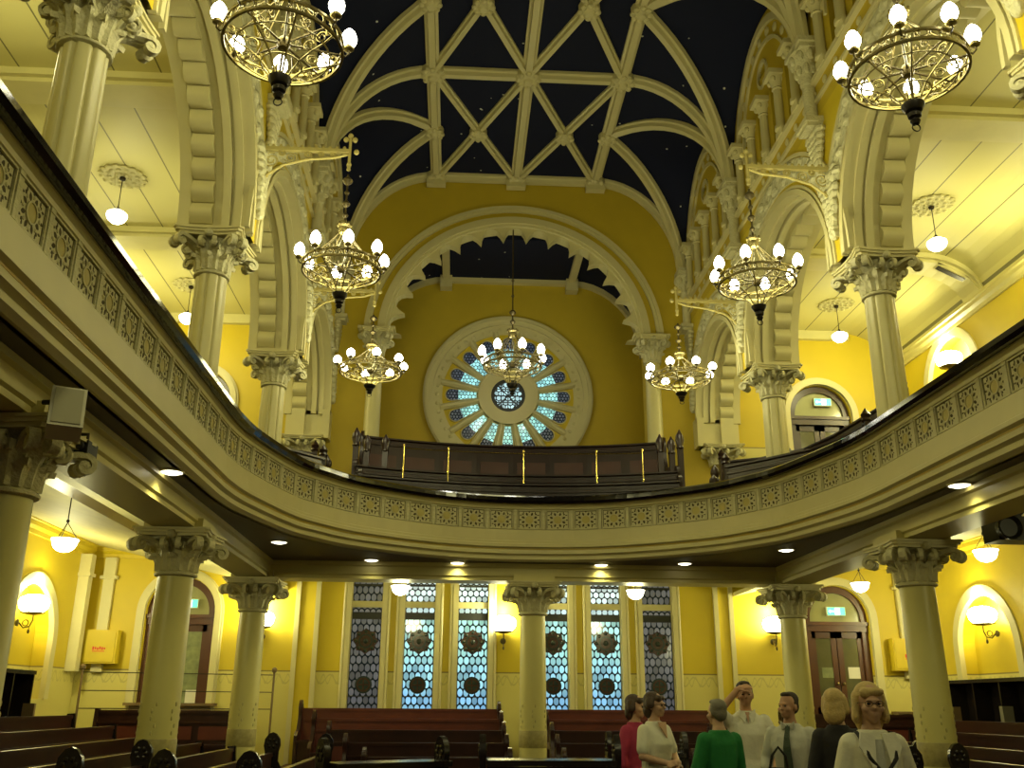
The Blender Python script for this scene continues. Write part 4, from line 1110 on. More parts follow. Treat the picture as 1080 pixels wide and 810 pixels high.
DL = None
dl = [(-3.98, 9.25, 'left front'), (-3.66, 13.45, 'left rear'), (-2.50, 15.08, 'rear, first of four in the row'), (-1.14, 15.24, 'rear, second of four in the row'), (1.18, 15.24, 'rear, third of four in the row'),
      (2.48, 14.95, 'rear, last of four in the row'), (3.62, 13.45, 'right rear'), (3.96, 9.15, 'right front')]
for x, y, w in dl:
    if DL is None:
        DL = o = empty('downlight', (0, 0, 0))
        mb = MB(); mb.lathe([(.0, -.03), (.06, -.028), (.105, -.012), (.11, .0), (0, .0)], 20); mb.build('lens', M['down'], o)
        mb = MB(); mb.ring(circ(.105, 24), circ(.125, 24), lambda u, v, d: (u, v, d), -.012, .002, 0, True); mb.build('rim', M['cream'], o)
    else: o = copy_tree(DL)
    o.location = (x, y, 2.163); tag(o, 'round recessed downlight in the brown gallery soffit, %s' % w, 'downlight', 'soffit downlights')
    lamp('downlight_lamp', 'SPOT', (x, y, 2.11), LIGHTS['down'], .08, spot=radians(130))

def make_sconce():
    r = empty('wall_sconce', (0, 0, 0))                       # on a wall facing -y
    mb = MB(); mb.lathe([(.0, -.04), (.05, -.03), (.06, .0), (0, .01)], 12, (0, 0, -.22), 0, Matrix.Rotation(pi / 2, 3, 'X')); mb.build('back_plate', M['brass_dark'], r)
    mb = MB(); mb.tube([(0, -.02, -.22), (0, -.10, -.30), (0, -.20, -.28), (0, -.24, -.18), (0, -.24, -.08)], .013, 6)
    mb.tube([(0, -.13 + .05 * cos(t), -.22 + .05 * sin(t)) for t in [.5 * j for j in range(14)]], .008, 5)
    mb.ball((0, -.20, -.36), (.022, .022, .04), 8, 6); mb.tube([(0, -.20, -.28), (0, -.20, -.34)], .006, 5); mb.build('arm', M['brass_dark'], r)
    mb = MB(); mb.lathe([(.02, -.09), (.10, -.08), (.20, -.055), (.205, -.045), (.02, -.05)], 20, (0, -.22, 0)); mb.build('dish', M['brass_dark'], r)
    mb = MB(); mb.lathe([(.04, -.045), (.17, -.03), (.23, .03), (.25, .13), (.22, .20), (.12, .25), (.03, .26)], 20, (0, -.22, 0)); mb.build('glass_shade', M['sconce'], r)
    return r
SK = make_sconce(); first = True
sk = [(-4.92, YB, 1.46, 0, 'glowing wall sconce hidden behind the slim left column'), (-.20, YB, 1.42, 0, 'glowing wall sconce beside the middle column'), (5.25, YB, 1.46, 0, 'glowing wall sconce left of the right door'),
      (-XS - .22, 17.0, 1.50, pi / 2, 'glowing sconce inside the arched niche of the left wall'), (XS + .22, 17.0, 1.50, -pi / 2, 'glowing sconce inside the arched niche of the right wall, above the black shelves'),
      (XS + .22, 16.8, 6.38, -pi / 2, 'glowing sconce in a niche of the right gallery wall, behind the handrail'), (XS + .22, 13.15, 6.38, -pi / 2, 'glowing sconce in the nearer niche of the right gallery wall'), (-XS - .22, 16.8, 6.5, pi / 2, 'glowing sconce in a niche of the left gallery wall')]
for x, y, z, rz, lab in sk:
    o = SK if first else copy_tree(SK); first = False
    o.location = (x, y, z); o.rotation_euler.z = rz; tag(o, lab, 'wall lamp', 'wall sconces')
    d = Vector((sin(rz), -cos(rz), 0))
    lamp('sconce_bulb', 'POINT', (x + d.x * .30, y + d.y * .30, z + .40), LIGHTS['niche'] if rz else LIGHTS['sconce'], .08, (1, .88, .45))

# ------------------------------------------------------------------ pews
def pew_end(mb, x, w, h, d=.52, mi=0, th=.06):
    """shaped end board with a rounded leaf-like head at the back, profile in y-z"""
    hh = [(-d * .5, 0), (d * .5, 0), (d * .5, h * .72), (d * .5 + .01, h * .80), (d * .5 + .03, h * .86), (d * .5 + .02, h * .93), (d * .5 - .03, h * .985), (d * .5 - .08, h), (d * .5 - .13, h * .985), (d * .5 - .18, h * .93), (d * .5 - .19, h * .86), (d * .5 - .17, h * .80), (d * .5 - .17, h * .70), (-.02, h * .55), (-d * .35, h * .52), (-d * .5, h * .46)]
    mb.prism(hh, lambda u, w_, dd: (x + dd, u, w_), -th / 2, th / 2, mi)
    c = (d * .5 - .08, h * .885)
    for e in (-1, 1):
        for q in range(6):
            a = q * pi / 3; mb.ball((x + e * th / 2, c[0] + .055 * cos(a), c[1] + .05 * sin(a)), (.012, .026, .026), 6, 5, mi)
def make_pew(Lg, h=1.0, name='pew', mats=('wood', 'wood', 'wood_black'), endh=1.18, plain=0):
    r = empty(name, (0, 0, 0))                                # faces -y, length along x, floor z = 0
    mb = MB(); mb.box(-Lg / 2, Lg / 2, -.24, .16, .40, .45); mb.box(-Lg / 2, Lg / 2, -.20, -.17, .06, .40); mb.build('seat', M[mats[0]], r)
    mb = MB(); mb.box(-Lg / 2, Lg / 2, .17, .21, .10, h - .05); mb.box(-Lg / 2, Lg / 2, .155, .225, h - .05, h); mb.box(-Lg / 2, Lg / 2, .145, .17, h - .22, h - .19)
    n = max(2, int(Lg / .7))
    for q in range(n):
        x0 = -Lg / 2 + Lg * q / n + .06; x1 = -Lg / 2 + Lg * (q + 1) / n - .06
        mb.box(x0, x1, .16, .175, .52, h - .26, 1)
    mb.build('backrest', [M[mats[1]], M['wood_red']], r)
    mb = MB(); mb.box(-Lg / 2, Lg / 2, .21, .40, h - .16, h - .13); mb.build('book_ledge', M[mats[1]], r)
    for e in (-1, 1):
        mb = MB()
        if e == plain: mb.prism([(-.26, 0), (.26, 0), (.26, h + .02), (.14, h + .03), (.10, h * .6), (-.26, h * .46)], lambda u, w_, dd: (e * Lg / 2 + dd, u, w_), -.03, .03)
        else: pew_end(mb, e * (Lg / 2), .5, endh)
        mb.build('end', M[mats[2]], r)
    return r
def put(o, x, y, z, rz, lab, grp): o.location = (x, y, z); o.rotation_euler.z = rz; tag(o, lab, 'pew', grp); return o
step_k = 0
def dais(x0, x1, y0, y1, z, nm='floor_step'):
    global step_k
    step_k += 1; mb = MB(); mb.box(x0, x1, y0, y1, FZ, z); return struct(mb.build('%s_%d' % (nm, step_k), M['floor']), 'raised step under the pews')
words_ = ['first', 'second', 'third', 'fourth', 'fifth', 'sixth', 'seventh']
# transverse rows under the rear windows
for k in range(5):
    y = 18.55 - .92 * k; top = -.07 - .165 * k; fz = max(FZ, top - 1.0); half = 3.95 - .38 * k
    if fz > FZ + .01: dais(-half - .3, half + .3, y - .46, y + (.46 if k else .7), fz)
    for s, nm in ((-1, 'left'), (1, 'right')):
        lo, hi = (-half, -.30) if s < 0 else (.50, half)
        o = make_pew(hi - lo, top - fz, 'pew', ('wood', 'wood_red' if k < 2 else 'wood', 'wood'), top - fz + .14)
        put(o, (lo + hi) / 2, y - .2, fz, 0, 'pew below the tall windows, %s from the wall, %s of the middle column' % (words_[k], nm), 'pews below the tall windows')
# longitudinal rows along the aisles, rising outwards
rows = [(2.70, -.64), (3.42, -.63), (4.20, -.62), (5.00, -.60), (5.75, -.50), (6.50, -.36), (7.22, -.20)]
for s, nm in ((-1, 'left'), (1, 'right')):
    for k, (x, top) in enumerate(rows):
        fz = max(FZ, top - 1.0)
        y1 = 14.0 if k < 2 else 17.3
        if fz > FZ + .01: dais(min(s * (x - .37), s * (x + .37)), max(s * (x - .37), s * (x + .37)), 7.6, y1, fz)
        segs = [(8.8, 13.9)] if k < 2 else ([(8.8, 10.75), (11.65, 15.1)] if k == 2 else [(8.6, (16.4, 16.6, 16.7, 16.8)[k - 3])])
        if s > 0 and k < 2: segs = [(10.2, 13.9)]
        for j, (a, b) in enumerate(segs):
            o = make_pew(b - a, top - fz, 'pew', ('wood', 'wood', 'wood_black'), top - fz + .26, s * -1 if (k > 2 or j == 1) else 0)
            part_ = '' if len(segs) == 1 else (', part before the column', ', part behind the column')[j]
            put(o, s * x, (a + b) / 2, fz, pi / 2 if s < 0 else -pi / 2, 'long %s aisle bench, %s row out from the nave%s' % (nm, words_[k], part_), 'pews along the %s aisle' % nm)
for s, nm in ((-1, 'left'), (1, 'right')):
    for k, (y, top, x0, x1) in enumerate(((17.55, -.12, 4.75, 7.3), (16.75, -.30, 4.75, 4.9))):
        if k: continue
        fz = top - 1.0
        dais(min(s * x0, s * x1), max(s * x0, s * x1), y - .5, y + .36, fz)
        o = make_pew(x1 - x0, top - fz, 'pew', ('wood', 'wood', 'wood'), top - fz + .1, s)
        put(o, s * (x0 + x1) / 2, y - .1, fz, 0, 'short bench facing forward before the %s arched door' % nm, 'benches before the arched doors')
# dark desks in the middle of the nave
def desk(x, y, rz, Lg, h, lab):
    r = empty('reading_desk', (x, y, FZ), rz, lab, 'desk')
    mb = MB(); mb.box(-Lg / 2, Lg / 2, -.02, .03, .05, h - .06)
    for q in range(3): mb.box(-Lg / 2 + Lg * q / 3 + .06, -Lg / 2 + Lg * (q + 1) / 3 - .06, -.04, -.01, .2, h - .2)
    mb.build('front', M['wood_black'], r)
    mb = MB(); mb.box(-Lg / 2, Lg / 2, -.12, .28, h - .05, h); mb.build('top', M['wood_black'], r)
    for e in (-1, 1):
        mb = MB(); pew_end(mb, e * (Lg / 2 + .04), .5, h + .22, .5); mb.build('end', M['wood_black'], r)
desk(-.22, 9.4, 0, 1.2, 1.12, 'black reading desk with rounded ends in the middle of the nave')
desk(-1.72, 9.75, radians(30), 1.2, 1.08, 'black reading desk set at an angle left of the middle desk')
desk(1.1, 11.4, 0, .8, 1.1, 'black reading desk behind the woman in the white blouse')

# gallery benches: curved rear rows
def curved(y0, w, bow, n=16): return [(-.1 - w + 2 * w * i / n, y0 - bow * (abs(-1 + 2 * i / n) ** 2)) for i in range(n + 1)]
gp = [(18.05, 2.92, .55, 3.55, 4.86, 'tall curved gallery bench with red panels below the round window'), (16.95, 2.9, .55, 3.15, 4.02, 'curved gallery bench behind the brass rail'), (15.95, 2.7, .5, 2.75, 3.62, 'front curved gallery bench just behind the handrail')]
for y0, w, bow, z0, z1, lab in gp:
    r = empty('gallery_pew', (0, y0, z0), label=lab, cat='pew', group='curved gallery benches')
    pa = curved(y0, w, bow)
    mb = MB(); mb.plan(pa, [(-.03, z0), (.03, z0), (.03, z1 - .16), (.05, z1 - .15), (.05, z1 - .11), (.03, z1 - .1), (.03, z1 - .05), (.07, z1 - .03), (.07, z1), (-.05, z1), (-.05, z1 - .04), (-.03, z1 - .05)]); loc_parent(mb, 'backrest', M['wood_gal'], r)
    mb = MB(); mb.plan(pa, [(.03, z0 + .38), (.42, z0 + .38), (.42, z0 + .43), (.03, z0 + .43)]); mb.plan(pa, [(.34, z0), (.37, z0), (.37, z0 + .38), (.34, z0 + .38)]); loc_parent(mb, 'seat', M['wood_gal'], r)
    if z1 > 4.5:
        mb = MB()
        for q in range(8):
            seg = pa[q * 2:q * 2 + 3]
            if len(seg) == 3:
                a, b = seg[0], seg[2]; sh = lambda p, t: (a[0] + (b[0] - a[0]) * t, a[1] + (b[1] - a[1]) * t)
                mb.plan([sh(None, .12), sh(None, .88)], [(.03, 4.20), (.05, 4.20), (.05, 4.52), (.03, 4.52)])
        loc_parent(mb, 'red_panels', M['wood_gal_red'], r)
    for e in (-1, 1):
        mb = MB(); pew_end(mb, 0, .5, z1 - z0 + .12); en = mb.build('end', M['wood_gal'], r, (-.1 + e * w, -bow - .12, 0))
rl = empty('brass_rail', (0, 16.4, 3.15), label='thin brass rail on five posts in front of the tall gallery bench', cat='rail')
pp = [(-2.13, 16.20), (-1.35, 16.34), (0, 16.42), (1.31, 16.34), (2.12, 16.20)]
mb = MB(); mb.tube([(x, y - 16.4, 1.14) for x, y in pp], .009, 6); mb.build('bar', M['brass_pol'], rl)
for x, y in pp:
    mb = MB(); mb.lathe([(.03, -.05), (.022, .3), (.010, .32), (.010, 1.16), (.020, 1.17), (.020, 1.2), (.008, 1.22)], 10, (x, y - 16.4, 0)); mb.build('post', M['brass_pol'], rl)
# rows of tall pew ends beside the rear benches
PE = None
for x, y, z, h in ((-3.06, 16.9, 3.15, 1.70), (-2.84, 16.75, 3.15, 1.52), (-2.52, 16.9, 3.15, 1.58), (-3.45, 16.1, 2.75, 1.35),
                   (2.60, 16.9, 3.15, 1.70), (2.78, 16.75, 3.15, 1.62), (2.98, 16.9, 3.15, 1.80), (3.25, 15.7, 2.75, 1.05), (3.42, 16.2, 2.75, 1.35)):
    o = empty('bench_end', (x, y, z), cat='bench end', label='')
    mb = MB(); mb.box(-.05, .05, -.05, .05, 0, h * .8)
    mb.lathe([(.05, h * .78), (.075, h * .80), (.06, h * .83), (.085, h * .88), (.075, h * .93), (.03, h * .975), (.012, h)], 10)
    mb.build('finial_post', M['wood_gal'], o)
    mb = MB(); mb.box(-.03, .03, .0, .13, 0, h * .55); mb.build('end_board', M['wood_gal'], o)
    sd = 'left' if x < 0 else 'right'
    o['label'] = 'dark spired bench end on the gallery, %s of the brass rail' % sd; o['group'] = 'spired bench ends on the %s of the gallery' % sd
ends = [o for o in COL.objects if o.name.startswith('bench_end')]
for sd, f in (('left', lambda o: o.location.x < 0), ('right', lambda o: o.location.x > 0)):
    q = sorted([o for o in ends if f(o)], key=lambda o: o.location.x / o.location.y)
    for i, o in enumerate(q): o['label'] = 'dark spired bench end, %s of the brass rail, %s from the left' % (sd, words_[i])
# side gallery benches, wrapping round the rear corners
def wrap_bench(path, z0, z1, lab, grp, s):
    y0 = path[0][1]
    pa = [(s * x, y) for x, y in path]
    if s > 0: pa = pa[::-1]
    r = empty('gallery_pew', (pa[0][0], pa[0][1], z0), label=lab, cat='pew', group=grp)
    mb = MB(); mb.plan(pa, [(-.03, z0), (.03, z0), (.03, z1 - .16), (.05, z1 - .15), (.05, z1 - .11), (.03, z1 - .1), (.03, z1 - .05), (.07, z1 - .03), (.07, z1), (-.05, z1), (-.05, z1 - .04), (-.03, z1 - .05)]); loc_parent(mb, 'backrest', M['wood_gal'], r)
    mb = MB(); mb.plan(pa, [(.03, z0 + .38), (.40, z0 + .38), (.40, z0 + .43), (.03, z0 + .43)]); mb.plan(pa, [(.34, z0), (.37, z0), (.37, z0 + .38), (.34, z0 + .38)]); loc_parent(mb, 'seat', M['wood_gal'], r)
    for (px_, py_), n in ((pa[0], 0), (pa[-1], 1)):
        mb = MB(); mb.box(-.05, .05, -.06, .06, 0, z1 - z0 + .04); mb.lathe([(.05, z1 - z0 + .02), (.08, z1 - z0 + .06), (.06, z1 - z0 + .10), (.075, z1 - z0 + .15), (.02, z1 - z0 + .23), (.01, z1 - z0 + .25)], 10); mb.build('end', M['wood_gal'], r, (px_ - pa[0][0], py_ - pa[0][1], 0))
for s, nm in ((-1, 'left'), (1, 'right')):
    wrap_bench([(4.79, 12.9), (4.78, 13.3), (4.50, 14.3), (3.95, 15.0), (3.45, 15.6)], 2.72, 3.92, 'lower %s gallery bench just behind the handrail, bending round the rear corner' % nm, 'bent gallery benches', s)
    wrap_bench([(5.41, 12.9), (5.40, 13.3), (5.28, 15.2), (5.10, 16.1), (4.50, 16.85), (3.85, 17.2)], 3.02, 4.42, 'middle %s gallery bench bending round the rear corner' % nm, 'bent gallery benches', s)
    wrap_bench([(6.25, 13.0), (6.2, 14.0), (5.9, 16.4), (5.3, 17.5)], 3.02, 4.55, 'upper %s gallery bench below the gallery wall' % nm, 'bent gallery benches', s)

vt = empty('ceiling_vent', (7.90, 15.42, 7.68), label='dark slotted vent at the curved end of the right gallery ceiling band', cat='vent')
mb = MB(); xf = Matrix.Rotation(radians(27), 3, 'Y'); mb.box(-.30, .30, -.09, .09, -.02, .03, 0, xf); mb.build('frame', M['aisle_white'], vt)
mb = MB(); mb.box(-.27, .27, -.06, .06, -.03, -.015, 0, xf); mb.build('slot', M['iron'], vt)
# ------------------------------------------------------------------ furniture along the walls
def bookcase(x, y, rz, Lg, z0, h, lab, seed):
    r = empty('bookcase', (x, y, z0), rz, lab, 'bookcase')     # open front towards -y
    mb = MB(); mb.box(-Lg / 2, Lg / 2, .28, .31, 0, h); mb.build('back_panel', M['wood_black'], r)
    mb = MB(); mb.box(-Lg / 2 - .03, Lg / 2 + .03, -.05, .32, h - .04, h + .02); mb.build('top', M['wood_black'], r)
    for z in (.06, h * .5): 
        mb = MB(); mb.box(-Lg / 2, Lg / 2, -.02, .30, z, z + .03); mb.build('shelf', M['wood_black'], r)
    n = 5
    for q in range(n + 1):
        u = -Lg / 2 + Lg * q / n; mb = MB(); mb.box(u - .018, u + .018, -.03, .30, 0, h - .04); mb.build('upright', M['wood_black'], r)
    return r
bookcase(-7.98, 14.6, pi / 2, 3.6, -1.0, 1.46, 'low black bookcase along the left wall', 1)
bookcase(7.98, 15.6, -pi / 2, 4.2, -1.0, 1.46, 'low black bookcase along the right wall below the niche', 2)
dais(-XS, -7.6, 7.6, 17.5, -1.0); dais(7.6, XS, 7.6, 17.5, -1.0)
M['cloth_grey_'] = paint('grey_book_cover', (.16, .15, .10), .6)
random.seed(4)
for s, yy, LL, HH in ((-1, 14.6, 3.6, 1.46), (1, 15.6, 4.2, 1.46)):
    for q in range(7):
        cell = q * 5 // 7; y = yy + (-2 + cell) * LL / 5 + (-.16 if q % 2 else .14); h = random.uniform(.20, .30); w = random.uniform(.03, .05)
        mb = MB(); mb.box(-.09, .09, -w, w, 0, h, 0); mb.box(-.085, .085, -w * .8, w * .8, .006, h - .006, 1)
        c = ('brown', 'grey', 'black')[q % 3]
        o = mb.build('book', [M['wood_mid'] if q % 3 == 0 else (M['cloth_grey_'] if q % 3 == 1 else M['lead']), M['paper']], None, (s * 7.86, y, -1.0 + .092 if q % 2 else -1.0 + HH * .5 + .032))
        tag(o, '%s book in the %s black bookcase, %s from the front, %s shelf' % (c, 'left' if s < 0 else 'right', words_[q], 'lower' if q % 2 else 'upper'), 'book', 'books in the %s bookcase' % ('left' if s < 0 else 'right'))
# landing with steps at the left door
ld = empty('door_landing', (-6.5, 18.6, FZ), label='wooden landing with steps before the left arched door', cat='steps')
mb = MB(); mb.box(-1.3, 1.0, .0, .64, 0, 1.0); mb.build('platform', M['wood_mid'], ld)
mb = MB(); mb.box(-.75, .75, .50, .64, 1.0, 1.55); mb.box(-.85, .85, .44, .64, 1.55, 1.60); mb.build('panelled_gate', M['wood_mid'], ld)
for q in range(3):
    mb = MB(); mb.box(-1.3, 1.3 - .1 * q, -.30 * (q + 1), -.30 * q, 0, .75 - .25 * q); mb.build('step', M['wood_mid'], ld)
rg = empty('hand_railing', (-7.75, 17.9, -.85), label='thin brown railing on posts beside the left landing', cat='railing')
rp = [(0, 0), (1.3, .35), (3.2, .95)]
for x, y in rp:
    mb = MB(); mb.tube([(x, y, -.4), (x, y, 1.42)], .022, 6); mb.lathe([(.02, 1.40), (.045, 1.42), (.05, 1.47), (.02, 1.5)], 10, (x, y, 0)); mb.build('post', M['wood_mid'], rg)
mb = MB()
for z in (1.36, 1.05, .75): mb.tube([(x, y, z) for x, y in rp], .009, 5)
mb.build('rail', M['iron'], rg)
# yellow wall boxes with a red printed notice on the front
for x, nm, yy in ((-7.93, 'left', YB), (7.93, 'right', YB)):
    o = empty('box_cabinet', (x, yy, .70), label='yellow painted box cabinet on the rear wall beyond the %s arched door' % nm, cat='cabinet')
    mb = MB(); mb.box(-.32, .32, -.24, -.002, 0, .62); mb.build('body', M['yellow'], o)
    mb = MB(); mb.box(-.29, .29, -.26, -.24, .03, .59); mb.build('door', M['yellow'], o)
    o = empty('red_notice', (x + .02, yy - .262, .96), label='small red printed notice on the yellow box beyond the %s arched door' % nm, cat='notice')
    mb = MB(); mb.box(-.16, .14, -.004, -.001, -.07, .08); mb.build('sheet', M['yellow'], o)
    mb = MB()
    for q in range(6): mb.box(-.13 + q * .042, -.100 + q * .042, -.008, -.004, -.015 + (q % 2) * .012, .05 - (q % 3) * .010)
    mb.box(-.13, .1, -.008, -.004, -.045, -.03); mb.build('red_lettering', M['red'], o)
for x, z, lab in ((XS - .01, .80, 'round red sign low on the right wall'), (XS - .01, 1.40, 'small orange sign on the right wall above the round red one')):
    o = empty('safety_sign', (x, 18.7, z), label=lab, cat='sign')
    mb = MB()
    if z < 1: mb.lathe([(.0, -.01), (.085, -.01), (.085, .005), (0, .005)], 18, (0, 0, 0), 0, Matrix.Rotation(pi / 2, 3, 'Y'))
    else: mb.box(-.008, .004, -.06, .06, -.09, .09)
    mb.build('face', M['red'], o)
pg = empty('pigeonhole_shelf', (8.0, YB - .16, -.35), label='small open shelf with pale papers below the right rear wall', cat='shelf')
mb = MB(); mb.box(-.45, .45, .10, .14, -.22, .24); mb.box(-.48, .48, -.12, .14, .24, .28); mb.box(-.45, .45, -.12, .14, -.26, -.22)
for x in (-.45, .45): mb.box(x - .015, x + .015, -.12, .14, -.22, .24)
mb.build('case', M['wood_mid'], pg)
for q in range(4):
    o = empty('paper_stack', (7.70 + q * .2, YB - .2, -.57), label='pale stack of papers in the small shelf, %s from the left' % words_[q], cat='papers', group='papers in the small shelf')
    mb = MB(); 
    for j in range(3): mb.box(-.08 + .01 * j, .08 + .005 * j, -.06, .10, .05 * j + .001, .05 * j + .045)
    mb.build('sheets', M['paper'], o)

# loudspeakers and projector at the gallery beam
def at_pix_speaker(): pass
sp = empty('loudspeaker', (-3.83, 6.30, 1.86), label='small white loudspeaker tilted on the gallery beam, upper left under the gallery', cat='speaker')
mb = MB(); xf = Matrix.Rotation(radians(25), 3, 'Z') @ Matrix.Rotation(radians(-20), 3, 'X')
mb.box(-.11, .11, -.09, .09, -.16, .16, 0, xf); b_ = mb.build('cabinet', M['white'], sp)
mb = MB(); mb.box(-.09, .09, -.10, -.088, -.14, .14, 0, xf); mb.build('grille', paint('speaker_cloth', (.40, .38, .26), .9), sp)
mb = MB(); mb.tube([(0, .05, .05), (-.10, .06, .10), (-.2, .07, .10)], .018, 6); mb.build('bracket', M['iron'], sp)
cm = empty('wall_camera', (-4.0, 7.15, 1.83), label='small dark camera on the beam beside the white loudspeaker', cat='camera')
mb = MB(); mb.box(-.05, .05, -.10, .10, -.05, .05); mb.lathe([(.03, 0), (.035, .05), (.03, .055)], 12, (0, -.10, 0), 0, Matrix.Rotation(pi / 2, 3, 'X')); mb.build('housing', M['black'], cm)
mb = MB(); mb.tube([(0, 0, .04), (0, 0, .12), (-.1, 0, .12)], .015, 6); mb.build('arm', M['iron'], cm)
pj = empty('stage_spotlight', (5.0, 10.3, 1.93), label='black spotlight unit hung under the gallery at the right edge', cat='spotlight')
mb = MB(); mb.box(-.12, .62, -.16, .16, -.15, .12); mb.build('housing', M['black'], pj)
mb = MB(); mb.lathe([(.13, .0), (.145, .10), (.13, .11), (.10, .06)], 18, (-.02, -.15, -.02), 0, Matrix.Rotation(pi / 2, 3, 'X')); mb.ball((-.02, -.18, -.02), (.08, .03, .08), 12, 8); mb.build('lens', M['black'], pj)
mb = MB(); mb.box(.1, .25, -.05, .05, .10, .34); mb.tube([(.18, 0, .1), (.38, 0, .28), (.40, 0, .34)], .025, 6); mb.build('yoke', M['black'], pj)

# ------------------------------------------------------------------ people
def fleshmat(n, c): return paint(n, c, .5, var=.08, vscale=10)
M['skin'] = fleshmat('skin', (.60, .37, .24)); M['skin2'] = fleshmat('skin_tanned', (.52, .29, .17))
def chain(mb, pts, rads, n=12):
    pts = [Vector(p) for p in pts]; q = []; rr = []
    for i in range(len(pts) - 1):
        m = max(1, int((pts[i + 1] - pts[i]).length / .05))
        for j in range(m):
            t = j / m; q.append(pts[i].lerp(pts[i + 1], t)); rr.append(rads[i] + (rads[i + 1] - rads[i]) * t)
    q.append(pts[-1]); rr.append(rads[-1])
    mb.sweep3(q, [(cos(2 * pi * k / n), sin(2 * pi * k / n)) for k in range(n)], Vector((.2, .35, .9)), 0, False, True, rr)
    for p, r in zip(pts, rads): mb.ball(p, r, n, 8)
def loft(mb, rings, n=24):
    """rings: (cx, cy, z, rx, ry)"""
    vs = []; fs = []
    for cx, cy, z, rx, ry in rings:
        for k in range(n):
            a = 2 * pi * k / n; c, s_ = cos(a), sin(a)
            vs.append((cx + rx * math.copysign(abs(c) ** .85, c), cy + ry * math.copysign(abs(s_) ** .85, s_), z))
    for i in range(len(rings) - 1):
        for k in range(n): fs.append((i * n + k, i * n + (k + 1) % n, (i + 1) * n + (k + 1) % n, (i + 1) * n + k))
    fs.append(tuple(range(n - 1, -1, -1))); fs.append(tuple((len(rings) - 1) * n + k for k in range(n)))
    mb.add(vs, fs, 0, True)
def hand(mb, w, d, nrm, side, curl=.35):
    """palm and five bent fingers; d = finger direction, nrm = palm normal, side = +-1 for the thumb side"""
    w, d, nrm = Vector(w), Vector(d).normalized(), Vector(nrm)
    nrm = (nrm - d * nrm.dot(d)).normalized(); t = d.cross(nrm) * side
    chain(mb, [w - d * .02, w + d * .03], [.026, .027], 10)
    for q in (-.026, -.009, .009, .026): chain(mb, [w + d * .01 + t * q * .7, w + d * .085 + t * q], [.015, .0125], 8)
    for q, ln in ((.029, .070), (.010, .080), (-.010, .074), (-.028, .058)):
        p = w + d * .085 + t * q; pts = [p]; a = 0
        for f in (.45, .32, .23):
            a += curl * (1.2 if f < .4 else .8); p = p + (d * cos(a) + nrm * sin(a)) * ln * f * 1.0; pts.append(p)
        chain(mb, pts, [.0098, .0092, .0084, .0072], 8)
    p0 = w + d * .02 + t * .026
    chain(mb, [p0, p0 + (d * .6 + t * .7).normalized() * .038, p0 + (d * .6 + t * .7).normalized() * .038 + (d * .85 + t * .35 + nrm * .3).normalized() * .03, p0 + (d * .6 + t * .7).normalized() * .038 + (d * .9 + t * .2 + nrm * .4).normalized() * .052], [.013, .0115, .0100, .008], 8)
def remesh(o, vox, sm=2):
    m = o.modifiers.new('remesh', 'REMESH'); m.mode = 'VOXEL'; m.voxel_size = vox; m.use_smooth_shade = True
    if sm:
        k = o.modifiers.new('smooth', 'SMOOTH'); k.iterations = sm; k.factor = .5
